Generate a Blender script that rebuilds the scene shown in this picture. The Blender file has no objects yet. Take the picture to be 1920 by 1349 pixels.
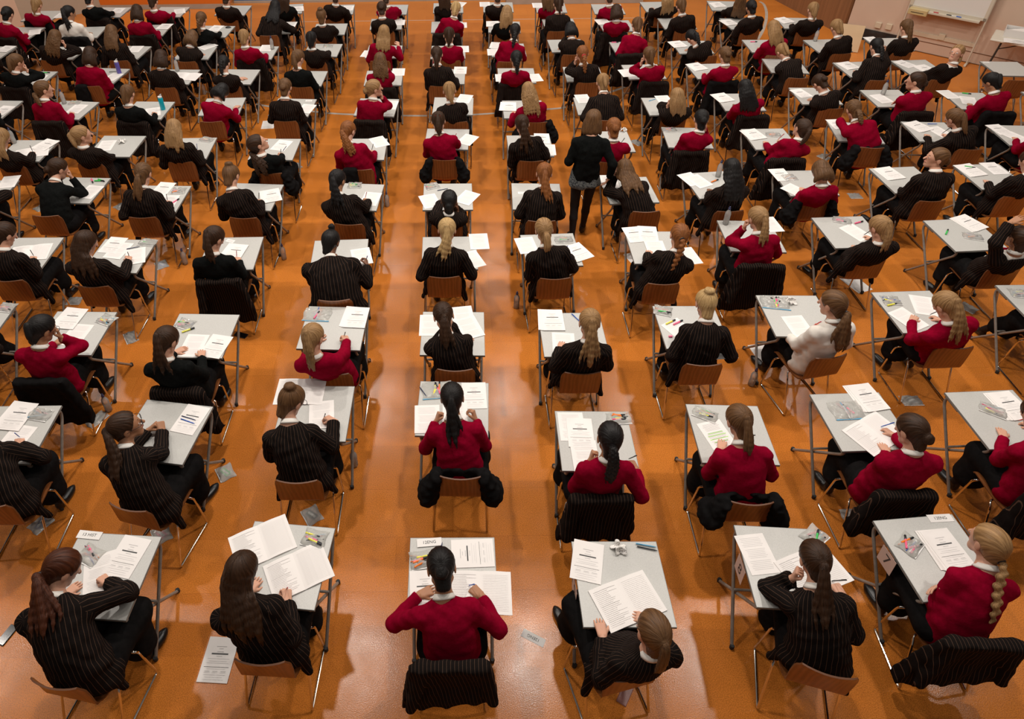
import bpy, math, re
import numpy as np
from mathutils import Matrix, Vector
RNG = np.random.default_rng(7)
C = bpy.context.scene.collection
PI = math.pi
# ------------------------------------------------------------------ camera of the photograph
F, CH, CP, CR, CXO, CYO = 1322.397, 5.32772, 0.667557, -0.0114719, -117.031, -165.061
W_, H_ = 1920, 1349
def ray(u, v):
    X = (u - 960 - CXO) / F; Y = (v - 674.5 - CYO) / F
    c, s = math.cos(-CR), math.sin(-CR); X, Y = c*X - s*Y, s*X + c*Y
    return np.array([X, math.cos(CP) - Y*math.sin(CP), -math.sin(CP) - Y*math.cos(CP)])
CAM = np.array([0, 0, CH])
def at(u, v, z=0.0):
    d = ray(u, v); t = (z - CH) / d[2]
    return np.array([d[0]*t, d[1]*t, z])
def proj(P):
    x, y, z = P[0], P[1], P[2] - CH
    fw = y*math.cos(CP) - z*math.sin(CP); up = y*math.sin(CP) + z*math.cos(CP)
    X, Y = x/fw, -up/fw; c, s = math.cos(CR), math.sin(CR)
    return 960 + CXO + F*(c*X - s*Y), 674.5 + CYO + F*(s*X + c*Y)
cam = bpy.data.cameras.new('camera'); camo = bpy.data.objects.new('camera', cam); C.objects.link(camo)
cam.sensor_fit = 'HORIZONTAL'; cam.sensor_width = 36.0; cam.lens = 36.0 * F / W_
cam.shift_x = -CXO / W_; cam.shift_y = CYO / W_
cam.clip_end = 200
camo.matrix_world = Matrix.Translation((0, 0, CH)) @ Matrix.Rotation(PI/2 - CP, 4, 'X') @ Matrix.Rotation(CR, 4, 'Z')
bpy.context.scene.camera = camo
sc = bpy.context.scene
sc.view_settings.view_transform = 'Standard'
try: sc.view_settings.look = 'None'
except Exception: pass
sc.view_settings.gamma = 1.0; sc.view_settings.use_curve_mapping = False
sc.view_settings.exposure = 0.0
# ------------------------------------------------------------------ seats as read off the photograph
# place | desk corners (a far left, b far right, c near right, d near left) | chair back + coat | head | top hair pose
SEATS = '''
C0-1 a768,1009 b928,1009 c936,1167 d762,1168|848,1254 c1|828,1068|R nk w
C0-2 a788,715 b917,719 c916,822 d777,817|863,900 c2|848,747|R pk w
C0-3 a793,585 b908,586 c909,667 d787,666|853,697 c0|832,595|B td f
C0-4 a791,445 b892,445 c897,505 d792,505|833,522 c0|838,433|B py w
C0-5 a794,345 b885,345 c887,393 d793,394|838,421 c0|842,377|B nk C
C0-6 b880,243 d795,279|833,302 c2|822,229|R pd w
C0-7 a816,183 b888,183 c885,216|855,230 c0|843,172|B pf w
C0-8 b873,129 c870,159 d801,157|825,163 c0|819,104|B td w
C0-9 a810,86 b872,86|845,115 c0|842,67|R pd w
C0-10 a808,41 b869,41 c868,60 d809,61|- c1|854,18|R py w
C0-11 a814,6 b866,6 d813,24|- c1|832,-8|B ld w
L1-1 a478,976 b629,993 c589,1145|485,1248 c0|455,1072|B ld w
L1-2 b666,723 c647,831|555,907 c0|547,753|B um w
L1-3 a580,575 b693,577 c674,658 d555,654|620,705 c0|587,635|R pf w
L1-4 a590,452 b691,448|626,566 c0|620,452|B Uk w
L1-5 b720,347 c706,396 d613,391|653,423 c0|633,340|B pk w
L1-6 b727,260 c720,300|674,320 c3|653,247|R tg w
L1-7 b747,187 c739,219 d664,216|692,230 c1|702,166|R nf C
L1-8 a689,133 b754,133 c753,160 d683,160|- c1|713,115|R lm C
L1-9 a692,87 d684,107|- c0|720,62|R lf h
L1-10 b752,35 c753,55 d696,55|- c0|716,18|B nd w
L1-11 b766,9 c762,27|- c0|724,-3|R nd w
L2-1 a153,997 b302,1008 c236,1165|95,1291 c0|118,1067|B ta w
L2-2 a278,748 b399,764 c341,873|235,957 c0|237,800|B pd k
L2-3 a338,588 b448,591|330,735 c1|313,640|K pd w
L2-4 b494,445 c475,505|410,530 c1|402,448|K pd w
L2-5 b533,347 c507,395|455,411 c0|434,331|B um w
L2-6 b565,261 c548,300|505,327 c2|484,270|K td w
L2-7 b592,187 c577,219 d505,216|534,229 c0|535,165|B nm w
L2-8 b615,134 c602,161|565,163 c0|559,110|K pm w
L2-9 b643,83 c631,106|592,118 c0|584,75|B pk w
L2-10 b652,44 c646,65|611,71 c0|603,31|B um w
L2-11 b665,9 c662,26|627,25 c0|630,-6|B nd w
L3-2 b116,761 c56,870|-32,955 c0|-25,790|B nd w
L3-3 b220,586 c171,666|75,718 c1|80,617|R pk C
L3-4 b295,452 c256,511|173,540 c0|162,456|B ld c
L3-5 b358,350 c328,398 d238,397|265,410 c0|269,327|B tm w
L3-6 b407,258 c387,298|337,306 c0|327,243|B lf w
L3-7 b461,183 c448,215|395,230 c0|415,174|R bk s
L3-8 b488,132 c470,157|430,160 c0|420,121|B dk f
L3-9 b523,88 c509,110|470,114 c1|458,71|R pf w
L3-10 b551,42 c545,62|503,68 c0|516,14|B lk w
L3-11 b568,8 c567,24|- c0|532,-6|K ld w
L4-3 b31,572|- c0|-70,595|B nd w
L4-4 b119,447 c76,505|12,529 c0|10,440|B nd w
L4-5 b208,335 c168,381|83,407 c0|110,315|K nd C
L4-6 a197,255 b273,256 c243,293|167,310 c0|154,254|B pf l
L4-7 b328,192 c302,223|248,232 c1|240,177|K pm w
L4-8 b375,132 c354,157|308,166 c0|303,110|B bd w
L4-9 b407,88 c390,111|348,117 c0|360,72|B bm f
L4-10 b441,50 c423,69|- c1|378,37|K dm w
L4-11 b470,11 c458,29 d404,28|426,30 c0|425,-3|B nd w
L5-5 b36,338|- c0|-25,330|B nm w
L5-6 b112,263 c73,303|19,313 c0|2,260|B lf w
L5-7 b186,193 c148,223|90,232 c1|83,168|R dm w
L5-8 b244,130 c212,156|167,163 c3|170,104|R bd w
L5-9 b284,88 c258,110|221,115 c0|210,62|B lm w
L5-10 b323,45 c304,68|269,67 c1|258,23|R bd w
L5-11 b357,13 c337,32|302,31 c1|287,4|R pd w
L6-7 b43,190 c4,221|- c0|-40,170|K nd w
L6-8 b107,136 c77,160|27,167 c1|31,117|K pm C
L6-9 b164,89 c137,111|94,113 c0|104,71|B lm C
L6-10 b200,50 c183,70|144,70 c1|130,25|W pk w
L6-11 b247,14 c225,32|183,37 c1|167,-3|K nk w
L7-9 b29,90 c0,109|- c0|-30,70|B nd w
L7-10 b85,52 c54,72|8,73 c1|15,27|R nk w
L7-11 b120,20|69,42 c1|69,10|R pf w
R1-1 a1071,1016 b1231,1016 c1270,1177 d1093,1177|1196,1274 c0|1223,1183|B pm t
R1-2 a1040,771 b1175,772 d1053,884|1128,938 c1|1143,823|R ck c
R1-3 a1008,587 b1123,587 d1021,670|1093,703 c0|1105,607|B pf w
R1-4 a976,442 b1073,439 c1093,497 d990,501|1042,525 c0|1020,433|B tf w
R1-5 a959,344 b1050,346 c1057,393 d960,393|1016,417 c0|1020,327|B pg w
R1-6 a950,255 b1031,253 c1038,293|997,304 c0|979,235|B pd w
R1-7 a941,189 d945,222|1006,231 c2|991,172|R lf w
R1-8 a933,128 b1000,128 d935,156|964,159 c1|968,112|R dk w
R1-9 a919,83 b982,84 c990,103 d919,106|952,117 c0|965,60|R dk w
R1-10 a916,40 d915,61|945,66 c0|950,25|K lf w
R1-11 a906,4 d906,23|929,25 c0|933,-6|B nd w
R2-1 a1376,985 b1537,994 d1417,1139|1557,1268 c0|1527,1050|B pd c
R2-2 a1287,760 b1420,762 c1463,873 d1315,866|1413,948 c2|1385,790|R pm w
R2-3 a1223,575 d1252,653 c1370,655|1322,687 c0|1323,570|B uy w
R2-4 a1169,437 d1187,490 c1301,497|1245,535 c0|1273,444|B dg w
R2-5 a1125,336 d1143,382 c1236,379|1213,399 c0|1171,317|B lm b
R2-6 a1095,247|1145,306 c0|1150,241|R ng w
R2-7 a1076,184 d1085,215 c1159,215|1138,227 c0|1130,152|B pf w
R2-8 a1055,126 d1063,153|1102,155 c0|1092,102|B dg c
R2-9 a1026,76 d1035,97|- c0|1070,57|B bk f
R2-10 a1016,37 d1023,56|1045,60 c0|1047,9|B pd w
R2-11 a1003,6 d1006,23|- c0|1025,-6|R lm w
R3-1 a1635,977 b1785,964 d1733,1131|1850,1211 c1|1851,1018|R df g
R3-2 a1518,741 d1579,846|1700,930 c1|1708,808|R nd w
R3-3 a1417,554 b1530,555 d1455,631|1562,672 c0|1560,570|W tm l
R3-4 a1345,414 d1369,471|1430,502 c1|1420,410|R pf c
R3-5 a1277,326 d1313,373|1371,398 c0|1371,319|B lk w
R3-6 a1241,240 d1252,275|1296,288 c1|1314,225|R nk C
R3-7 a1202,184 d1218,216|1265,220 c0|1269,183|B lf c
R3-8 a1165,123 d1180,148|1227,157 c1|1217,104|R pm c
R3-9 a1142,80 d1156,102|1182,103 c1|1194,48|R pm w
R3-10 a1120,40 d1132,59|1152,65 c1|1155,23|R bd w
R3-11 a1108,8 d1115,26|- c0|1141,-5|R nd w
R4-2 a1770,737 b1899,732 d1856,842|1985,932 c1|1942,778|R nd w
R4-3 a1637,554 d1689,619|1797,655 c0|1773,573|R pf w
R4-4 a1522,409 b1615,406 d1567,465|1636,487 c0|1649,428|B pf w
R4-5 a1446,319 d1484,370|1533,378 c2|1539,323|R bm w
R4-6 a1389,242 b1466,242 d1419,280|1477,302 c1|1503,241|R pd w
R4-7 a1338,175 d1361,209|1413,220 c1|1397,167|R lk w
R4-8 a1287,123 d1307,146|1357,156 c1|1359,104|R nm w
R4-9 a1259,79 d1273,99|1327,106 c0|1298,71|B dk f
R4-10 a1233,35 d1246,54|1284,55 c0|1277,12|B pm w
R4-11 a1199,4 d1212,22|1246,21 c0|1250,-2|B lf w
R5-3 a1866,535|- c0|2000,560|B nd w
R5-4 a1731,415 d1792,471|1890,505 c0|1909,446|B nd o
R5-5 a1629,318 b1714,313 d1678,360|1751,379 c0|1755,297|B nm l
R5-6 a1553,228 d1572,265 c1657,269|1637,279 c2|1600,206|R dm w
R5-7 a1480,166 d1503,194|1562,205 c0|1537,157|B nd f
R5-8 a1432,111 c1514,137|1498,148 c0|1467,97|B pf f
R5-9 a1392,76 d1409,97|- c0|1450,54|R lf w
R5-10 a1349,36 d1371,54|1409,56 c0|1408,15|B nk w
R5-11 a1326,2 d1334,19|1380,25 c0|1388,0|B lm l
R6-5 a1788,311 d1840,354|1909,371 c0|1930,303|B nd w
R6-6 a1689,228 b1770,230 d1724,265|1822,282 c0|1789,222|B pm w
R6-7 a1616,169 b1680,169 d1647,200|1720,214 c1|1716,152|R nd g
R6-8 a1561,118 d1595,144|1651,152 c0|1643,85|B dk w
R6-9 a1506,76 d1535,98|1580,102 c0|1568,52|B pf w
R6-10 a1455,33 d1470,53|1515,56 c0|1524,19|B pf w
R7-6 a1850,235 d1892,272|- c0|1960,225|R nd w
R7-7 a1763,171 b1844,175 d1805,206|1874,214 c1|1858,154|R pk w
R7-8 a1675,118 d1701,136|1766,151 c0|1793,100|B pf l
R7-9 a1620,72|1693,100 c0|1699,52|B pm w
R8-8 a1837,115 b1908,116 d1872,142|1912,152 c0|-|N - -
R8-7 a1914,172|- c0|-|N - -
'''
# ------------------------------------------------------------------ signed distance fields -> one smooth closed surface
f4 = np.float32
def V(*a): return np.array(a, dtype=np.float64)
def nrm(v): return v / (np.linalg.norm(v) + 1e-12)
def cone(P, a, b, ra, rb):
    a = np.asarray(a, f4); ba = np.asarray(b, f4) - a; pa = P - a
    t = np.clip((pa @ ba) / f4(ba @ ba + 1e-9), 0, 1)
    return np.sqrt(((pa - t[:, None]*ba)**2).sum(1)) - (f4(ra) + t*f4(rb - ra))
def flat(P, a, b, ra, rb, lat, ratio):
    a = np.asarray(a, f4); lat = np.asarray(lat, f4); pa = P - a
    l = pa @ lat; pa = pa - (l*(1 - 1/f4(ratio)))[:, None]*lat
    ba = np.asarray(b, f4) - a; t = np.clip((pa @ ba) / f4(ba @ ba + 1e-9), 0, 1)
    return np.sqrt(((pa - t[:, None]*ba)**2).sum(1)) - (f4(ra) + t*f4(rb - ra))
def ell(P, c, r, R=None):
    q = P - np.asarray(c, f4)
    if R is not None: q = q @ np.asarray(R, f4)
    r = np.asarray(r, f4); k0 = np.sqrt(((q/r)**2).sum(1)); k1 = np.sqrt(((q/(r*r))**2).sum(1)) + 1e-9
    return k0*(k0 - 1)/k1
def smin(a, b, k):
    h = np.clip(.5 + .5*(b - a)/k, 0, 1); return b + (a - b)*h - k*h*(1 - h)
def smax(a, b, k): return -smin(-a, -b, k)
EC = [(0,1),(2,3),(4,5),(6,7),(0,2),(1,3),(4,6),(5,7),(0,4),(1,5),(2,6),(3,7)]
CORN = np.array([(i >> 2 & 1, i >> 1 & 1, i & 1) for i in range(8)])
def surf(fun, lo, hi, h):
    lo = np.asarray(lo, float) - 2*h; hi = np.asarray(hi, float) + 2*h
    n = np.ceil((hi - lo)/h).astype(int) + 1
    ax = [(lo[i] + h*np.arange(n[i])).astype(f4) for i in range(3)]
    G = np.stack(np.meshgrid(*ax, indexing='ij'), -1).reshape(-1, 3)
    D = fun(G).reshape(n).astype(f4)
    D[0] = np.maximum(D[0], h*.3); D[-1] = np.maximum(D[-1], h*.3); D[:, 0] = np.maximum(D[:, 0], h*.3)
    D[:, -1] = np.maximum(D[:, -1], h*.3); D[:, :, 0] = np.maximum(D[:, :, 0], h*.3); D[:, :, -1] = np.maximum(D[:, :, -1], h*.3)
    S = D < 0
    cnt = sum(S[c[0]:n[0]-1+c[0], c[1]:n[1]-1+c[1], c[2]:n[2]-1+c[2]].astype(np.int8) for c in CORN)
    act = np.argwhere((cnt > 0) & (cnt < 8))
    idx = -np.ones(n - 1, int); idx[tuple(act.T)] = np.arange(len(act))
    vals = np.stack([D[tuple((act + c).T)] for c in CORN], 1)
    acc = np.zeros((len(act), 3)); num = np.zeros(len(act))
    for i, j in EC:
        a, b = vals[:, i], vals[:, j]; m = (a < 0) != (b < 0)
        t = np.where(m, a/np.where(m, a - b, 1), 0)
        acc += np.where(m[:, None], CORN[i] + t[:, None]*(CORN[j] - CORN[i]), 0); num += m
    verts = lo + h*(act + acc/num[:, None])
    Q = []
    for d in range(3):
        e = [0, 0, 0]; e[d] = 1; u, w = [(1, 2), (2, 0), (0, 1)][d]
        A = S[:n[0]-e[0], :n[1]-e[1], :n[2]-e[2]]; B = S[e[0]:, e[1]:, e[2]:]
        ed = np.argwhere(A != B); sgn = A[tuple(ed.T)]
        k = (ed[:, u] > 0) & (ed[:, w] > 0) & (ed[:, u] < n[u]-1) & (ed[:, w] < n[w]-1); ed, sgn = ed[k], sgn[k]
        du = np.zeros(3, int); du[u] = 1; dw = np.zeros(3, int); dw[w] = 1
        q = np.stack([idx[tuple((ed - du - dw).T)], idx[tuple((ed - dw).T)], idx[tuple(ed.T)], idx[tuple((ed - du).T)]], 1)
        q[~sgn] = q[~sgn][:, ::-1]; Q.append(q)
    Q = np.concatenate(Q) if Q else np.zeros((0, 4), int)
    return verts, Q
def relax(v, q, n=1, f=.5):
    for _ in range(n):
        s = np.zeros_like(v); c = np.zeros(len(v))
        for i in range(4):
            for j in ((i+1) % 4, (i+3) % 4):
                np.add.at(s, q[:, i], v[q[:, j]]); np.add.at(c, q[:, i], 1)
        v = v + f*(s/np.maximum(c, 1)[:, None] - v)
    return v
def merge(parts):
    vs, qs, ms, o = [], [], [], 0
    for v, q, m in parts:
        vs.append(v); qs.append(q + o); o += len(v)
        ms.append(m if isinstance(m, np.ndarray) else np.full(len(q), m))
    return np.concatenate(vs), np.concatenate(qs), np.concatenate(ms)
def mesh_quads(name, v, q, mats, mi=None, smooth=True, attrs=None):
    me = bpy.data.meshes.new(name)
    me.vertices.add(len(v)); me.vertices.foreach_set('co', np.asarray(v, f4).ravel())
    me.loops.add(len(q)*4); me.loops.foreach_set('vertex_index', np.asarray(q, np.int32).ravel())
    me.polygons.add(len(q)); me.polygons.foreach_set('loop_start', np.arange(0, len(q)*4, 4, dtype=np.int32))
    if mi is not None: me.polygons.foreach_set('material_index', np.asarray(mi, np.int32))
    me.polygons.foreach_set('use_smooth', np.full(len(q), smooth))
    for m in (mats if isinstance(mats, list) else [mats]): me.materials.append(m)
    for an, (dom, typ, val) in (attrs or {}).items():
        at_ = me.attributes.new(an, typ, dom)
        at_.data.foreach_set('value' if typ == 'FLOAT' else 'vector', np.asarray(val, f4).ravel())
    me.update(); return me
def mesh_py(name, v, f, mats, mi=None, smooth=False):
    me = bpy.data.meshes.new(name); me.from_pydata([tuple(map(float, p)) for p in v], [], [tuple(map(int, p)) for p in f])
    for m in (mats if isinstance(mats, list) else [mats]): me.materials.append(m)
    if mi is not None: me.polygons.foreach_set('material_index', np.asarray(mi, np.int32))
    me.polygons.foreach_set('use_smooth', np.full(len(f), smooth)); me.update(); return me
class MB:
    def __init__(s): s.v, s.f, s.m = [], [], []
    def add(s, v, f, m=0):
        o = len(s.v); s.v += [tuple(map(float, p)) for p in v]; s.f += [tuple(i + o for i in p) for p in f]; s.m += [m]*len(f)
    def box(s, c, d, m=0, R=None, bev=0):
        d = np.asarray(d)/2
        if bev:
            v, f = [], []
            bm = [(x, y, z) for x in (-1, 1) for y in (-1, 1) for z in (-1, 1)]
            for sx, sy, sz in bm: v += [(sx*(d[0]-bev), sy*(d[1]-bev), sz*d[2]), (sx*(d[0]-bev), sy*d[1], sz*(d[2]-bev)), (sx*d[0], sy*(d[1]-bev), sz*(d[2]-bev))]
            i = lambda a, k: 3*(((a[0] > 0) << 2) + ((a[1] > 0) << 1) + (a[2] > 0)) + k
            for z in (-1, 1): f.append([i(p, 0) for p in ((-1,-1,z),(1,-1,z),(1,1,z),(-1,1,z))][::z])
            for y in (-1, 1): f.append([i(p, 1) for p in ((-1,y,-1),(-1,y,1),(1,y,1),(1,y,-1))][::y])
            for x in (-1, 1): f.append([i(p, 2) for p in ((x,-1,-1),(x,1,-1),(x,1,1),(x,-1,1))][::x])
            for x in (-1, 1):
                for y in (-1, 1): f.append([i((x,y,-1),1), i((x,y,1),1), i((x,y,1),2), i((x,y,-1),2)])
                for z in (-1, 1): f.append([i((x,-1,z),0), i((x,1,z),0), i((x,1,z),2), i((x,-1,z),2)])
            for y in (-1, 1):
                for z in (-1, 1): f.append([i((-1,y,z),0), i((1,y,z),0), i((1,y,z),1), i((-1,y,z),1)])
            for a in bm: f.append([i(a, 0), i(a, 1), i(a, 2)])
            v = np.array(v)
        else:
            v = np.array([(x, y, z) for x in (-1, 1) for y in (-1, 1) for z in (-1, 1)])*d
            f = [(0,1,3,2),(4,6,7,5),(0,4,5,1),(2,3,7,6),(0,2,6,4),(1,5,7,3)]
        if R is not None: v = v @ np.asarray(R).T
        s.add(v + np.asarray(c), f, m)
    def tube(s, pts, r, m=0, n=10, cap=True):
        pts = np.asarray(pts, float); rr = np.full(len(pts), r) if np.isscalar(r) else np.asarray(r)
        T = np.gradient(pts, axis=0); T /= np.linalg.norm(T, axis=1)[:, None] + 1e-12
        x = nrm(np.cross(T[0], V(.3, .2, .9) if abs(T[0][2]) < .9 else V(1, 0, .1))); v = []
        for p, t, q in zip(pts, T, rr):
            x = nrm(x - (x @ t)*t); y = np.cross(t, x)
            for k in range(n):
                a = 2*PI*k/n; v.append(p + q*(math.cos(a)*x + math.sin(a)*y))
        f = [(i*n+k, i*n+(k+1) % n, (i+1)*n+(k+1) % n, (i+1)*n+k) for i in range(len(pts)-1) for k in range(n)]
        if cap: f += [tuple(range(n))[::-1], tuple(range((len(pts)-1)*n, len(pts)*n))]
        s.add(v, f, m)
    def lathe(s, prof, m=0, n=20, c=(0, 0, 0)):
        v = [(c[0] + r*math.cos(2*PI*k/n), c[1] + r*math.sin(2*PI*k/n), c[2] + z) for r, z in prof for k in range(n)]
        f = [(i*n+k, i*n+(k+1) % n, (i+1)*n+(k+1) % n, (i+1)*n+k) for i in range(len(prof)-1) for k in range(n)]
        s.add(v, f, m)
    def build(s, name, mats, smooth=False): return mesh_py(name, s.v, s.f, mats, s.m, smooth)
def bend(pts, r=.03, n=5):
    """round the corners of a polyline"""
    pts = [np.asarray(p, float) for p in pts]; out = [pts[0]]
    for a, b, c in zip(pts, pts[1:], pts[2:]):
        p, q = b + nrm(a-b)*r, b + nrm(c-b)*r
        for t in np.linspace(0, 1, n): out.append((1-t)**2*p + 2*t*(1-t)*b + t*t*q)
    return out + [pts[-1]]
def soft(me, ang=35):
    me.polygons.foreach_set('use_smooth', np.ones(len(me.polygons), bool))
    me.set_sharp_from_angle(angle=math.radians(ang)); return me
# ------------------------------------------------------------------ objects
def ob(name, me, parent=None, loc=None, rz=None):
    o = bpy.data.objects.new(name, me); C.objects.link(o); o.parent = parent
    if loc is not None: o.location = loc
    if rz is not None: o.rotation_euler.z = rz
    return o
def tag(o, label, cat, group=None):
    o['label'] = label; o['category'] = cat
    if group: o['group'] = group
    return o
def thing(name, label, cat, loc, rz=0.0, group=None): return tag(ob(name, None, None, loc, rz), label, cat, group)
def struct(name, me, loc=None):
    o = ob(name, me, None, loc); o['kind'] = 'structure'; return o
# ------------------------------------------------------------------ materials
def mat(name, col, rough=.6, metal=0., spec=.5, **kw):
    m = bpy.data.materials.new(name); m.use_nodes = True; nt = m.node_tree; b = nt.nodes['Principled BSDF']
    b.inputs['Base Color'].default_value = (*col, 1); b.inputs['Roughness'].default_value = rough
    b.inputs['Metallic'].default_value = metal; b.inputs['Specular IOR Level'].default_value = spec
    for k, v in kw.items(): b.inputs[k.replace('_', ' ')].default_value = v
    return m
def N(m, typ, **kw):
    n = m.node_tree.nodes.new(typ)
    for k, v in kw.items():
        if k in n.inputs.keys(): n.inputs[k].default_value = v
        else: setattr(n, k, v)
    return n
def L(m, a, b): m.node_tree.links.new(a, b)
def B(m): return m.node_tree.nodes['Principled BSDF']
def ramp(m, fac, stops):
    r = N(m, 'ShaderNodeValToRGB'); e = r.color_ramp.elements
    while len(e) < len(stops): e.new(.5)
    for x, (p, c) in zip(e, stops): x.position = p; x.color = (*c, 1)
    L(m, fac, r.inputs['Fac']); return r.outputs['Color']
def coord(m, which='Object', scale=(1, 1, 1)):
    t = N(m, 'ShaderNodeTexCoord'); p = N(m, 'ShaderNodeMapping'); p.inputs['Scale'].default_value = scale
    L(m, t.outputs[which], p.inputs['Vector']); return p.outputs['Vector']
def noise(m, vec, scale, detail=3, rough=.5):
    n = N(m, 'ShaderNodeTexNoise', Scale=scale, Detail=detail, Roughness=rough)
    if vec is not None: L(m, vec, n.inputs['Vector'])
    return n.outputs['Fac']
def bump(m, h, strength=.3, dist=.01):
    b = N(m, 'ShaderNodeBump', Strength=strength, Distance=dist); L(m, h, b.inputs['Height']); L(m, b.outputs['Normal'], B(m).inputs['Normal'])
def mottled(name, c1, c2, scale, rough=.6, bs=0., bd=.004, spec=.5, vec='Object', vs=(1, 1, 1), **kw):
    m = mat(name, c1, rough, spec=spec, **kw); f = noise(m, coord(m, vec, vs), scale, 4)
    L(m, ramp(m, f, [(.3, c1), (.7, c2)]), B(m).inputs['Base Color'])
    if bs: bump(m, f, bs, bd)
    return m
M = {}
def build_mats():
    # floor: warm cork-coloured sheet, faint squares, a worn lacquer
    m = M['floor'] = mat('cork_floor', (.5, .17, .03), .3, spec=.22)
    v = coord(m); br = N(m, 'ShaderNodeTexBrick', Scale=1.0, Color1=(.65, .213, .034, 1), Color2=(.58, .184, .028, 1), Mortar=(.51, .158, .024, 1))
    br.inputs['Mortar Size'].default_value = .002; br.inputs['Brick Width'].default_value = .92; br.inputs['Row Height'].default_value = .46; br.inputs['Bias'].default_value = 0; br.offset = .5
    L(m, v, br.inputs['Vector'])
    n1 = noise(m, v, 1.1, 5, .6); n2 = noise(m, v, 150, 3)
    mx = N(m, 'ShaderNodeMix', data_type='RGBA', blend_type='MULTIPLY'); mx.inputs[0].default_value = 1
    L(m, br.outputs['Color'], mx.inputs[6]); L(m, ramp(m, n1, [(.25, (.9, .89, .88)), (.75, (1.06, 1.05, 1.05))]), mx.inputs[7])
    mx2 = N(m, 'ShaderNodeMix', data_type='RGBA', blend_type='MULTIPLY'); mx2.inputs[0].default_value = 1
    L(m, mx.outputs[2], mx2.inputs[6]); L(m, ramp(m, n2, [(.3, (.6, .58, .55)), (.62, (1.16, 1.17, 1.18))]), mx2.inputs[7])
    L(m, mx2.outputs[2], B(m).inputs['Base Color'])
    L(m, ramp(m, noise(m, v, 3., 4), [(.3, (.15,)*3), (.8, (.28,)*3)]), B(m).inputs['Roughness'])
    bump(m, noise(m, v, 140, 2), .12, .004)
    M['line'] = mottled('worn_grey_paint', (.42, .36, .3), (.5, .44, .38), 8, .5)
    m = M['laminate'] = mat('grey_laminate', (.5, .49, .46), .35)
    L(m, ramp(m, noise(m, coord(m), 420, 2), [(.35, (.43, .425, .4)), (.65, (.56, .55, .52))]), B(m).inputs['Base Color'])
    M['edge'] = mat('desk_edge', (.2, .21, .2), .45)
    M['leg'] = mottled('taupe_steel', (.2, .175, .15), (.26, .23, .2), 30, .42)
    M['rubber'] = mat('black_rubber', (.02, .02, .02), .7)
    m = M['ply'] = mat('brown_plywood', (.2, .07, .02), .32)
    w = N(m, 'ShaderNodeTexWave', Scale=9.0, Distortion=7.0, Detail=3.0); w.inputs['Detail Scale'].default_value = 1.5
    L(m, coord(m, 'Object', (1, .25, .2)), w.inputs['Vector'])
    L(m, ramp(m, w.outputs['Fac'], [(0, (.19, .062, .018)), (1, (.27, .095, .03))]), B(m).inputs['Base Color'])
    M['plyedge'] = mat('plywood_edge', (.13, .045, .014), .5)
    M['chrome'] = mat('chrome', (.72, .68, .62), .13, 1.0)
    # cloth
    for k, base, st, sc_ in (('blazer', (.0095, .007, .0062), (.085, .048, .032), .024),):
        m = M[k] = mat('pinstripe_wool', base, 1.0, spec=.06)
        a = N(m, 'ShaderNodeAttribute', attribute_name='stripe'); d = N(m, 'ShaderNodeMath', operation='DIVIDE'); d.inputs[1].default_value = sc_
        L(m, a.outputs['Fac'], d.inputs[0]); fr = N(m, 'ShaderNodeMath', operation='FRACT'); L(m, d.outputs[0], fr.inputs[0])
        s_ = N(m, 'ShaderNodeMath', operation='SUBTRACT'); s_.inputs[1].default_value = .5; L(m, fr.outputs[0], s_.inputs[0])
        ab = N(m, 'ShaderNodeMath', operation='ABSOLUTE'); L(m, s_.outputs[0], ab.inputs[0])
        L(m, ramp(m, ab.outputs[0], [(0, st), (.035, st), (.06, base), (1, base)]), B(m).inputs['Base Color'])
        bump(m, noise(m, coord(m), 22, 4), .35, .012)
    M['jumper'] = mottled('maroon_knit', (.2, .0012, .014), (.25, .0016, .02), 40, 1.0, .3, .008, .04)
    M['black_knit'] = mottled('black_knit', (.0045, .005, .0048), (.008, .0085, .008), 40, .9, .3, .008, .05)
    M['white_cloth'] = mottled('white_cotton', (.74, .69, .62), (.78, .73, .67), 14, .85, .3, .006, .1)
    M['collar'] = mat('white_collar', (.8, .76, .7), .8, spec=.2)
    M['skirt'] = mottled('black_skirt_wool', (.006, .0056, .0056), (.01, .009, .009), 20, .9, .4, .012, .05)
    M['tights'] = mat('black_tights', (.008, .007, .008), .7, spec=.3)
    M['shoe'] = mat('black_leather', (.008, .008, .008), .35)
    M['navy'] = mottled('navy_cloth', (.009, .01, .014), (.014, .015, .02), 20, .9, .4, .012, .15)
    m = M['paisley'] = mat('patterned_blouse', (.03, .035, .04), .8, spec=.2)
    vo = N(m, 'ShaderNodeTexVoronoi', Scale=38.0); L(m, coord(m), vo.inputs['Vector'])
    wv = N(m, 'ShaderNodeTexWave', Scale=30.0, Distortion=12.0); wv.wave_type = 'RINGS'; L(m, coord(m), wv.inputs['Vector'])
    mm = N(m, 'ShaderNodeMath', operation='MULTIPLY'); L(m, vo.outputs['Distance'], mm.inputs[0]); L(m, wv.outputs['Fac'], mm.inputs[1])
    L(m, ramp(m, mm.outputs[0], [(.0, (.02, .024, .03)), (.25, (.05, .055, .06)), (.4, (.2, .21, .2))]), B(m).inputs['Base Color'])
    for k, c in (('light', (.62, .33, .22)), ('tan', (.4, .19, .1)), ('brown', (.2, .085, .045))):
        M['skin_'+k] = mat('skin_'+k, c, .5, spec=.35, Subsurface_Weight=.08); B(M['skin_'+k]).inputs['Subsurface Radius'].default_value = (.02, .008, .004)
        M['lip_'+k] = mat('lips_'+k, (c[0]*.8, c[1]*.5, c[2]*.55), .4)
        M['brow_'+k] = mat('brow_'+k, (c[0]*.25, c[1]*.22, c[2]*.22), .7)
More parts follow.
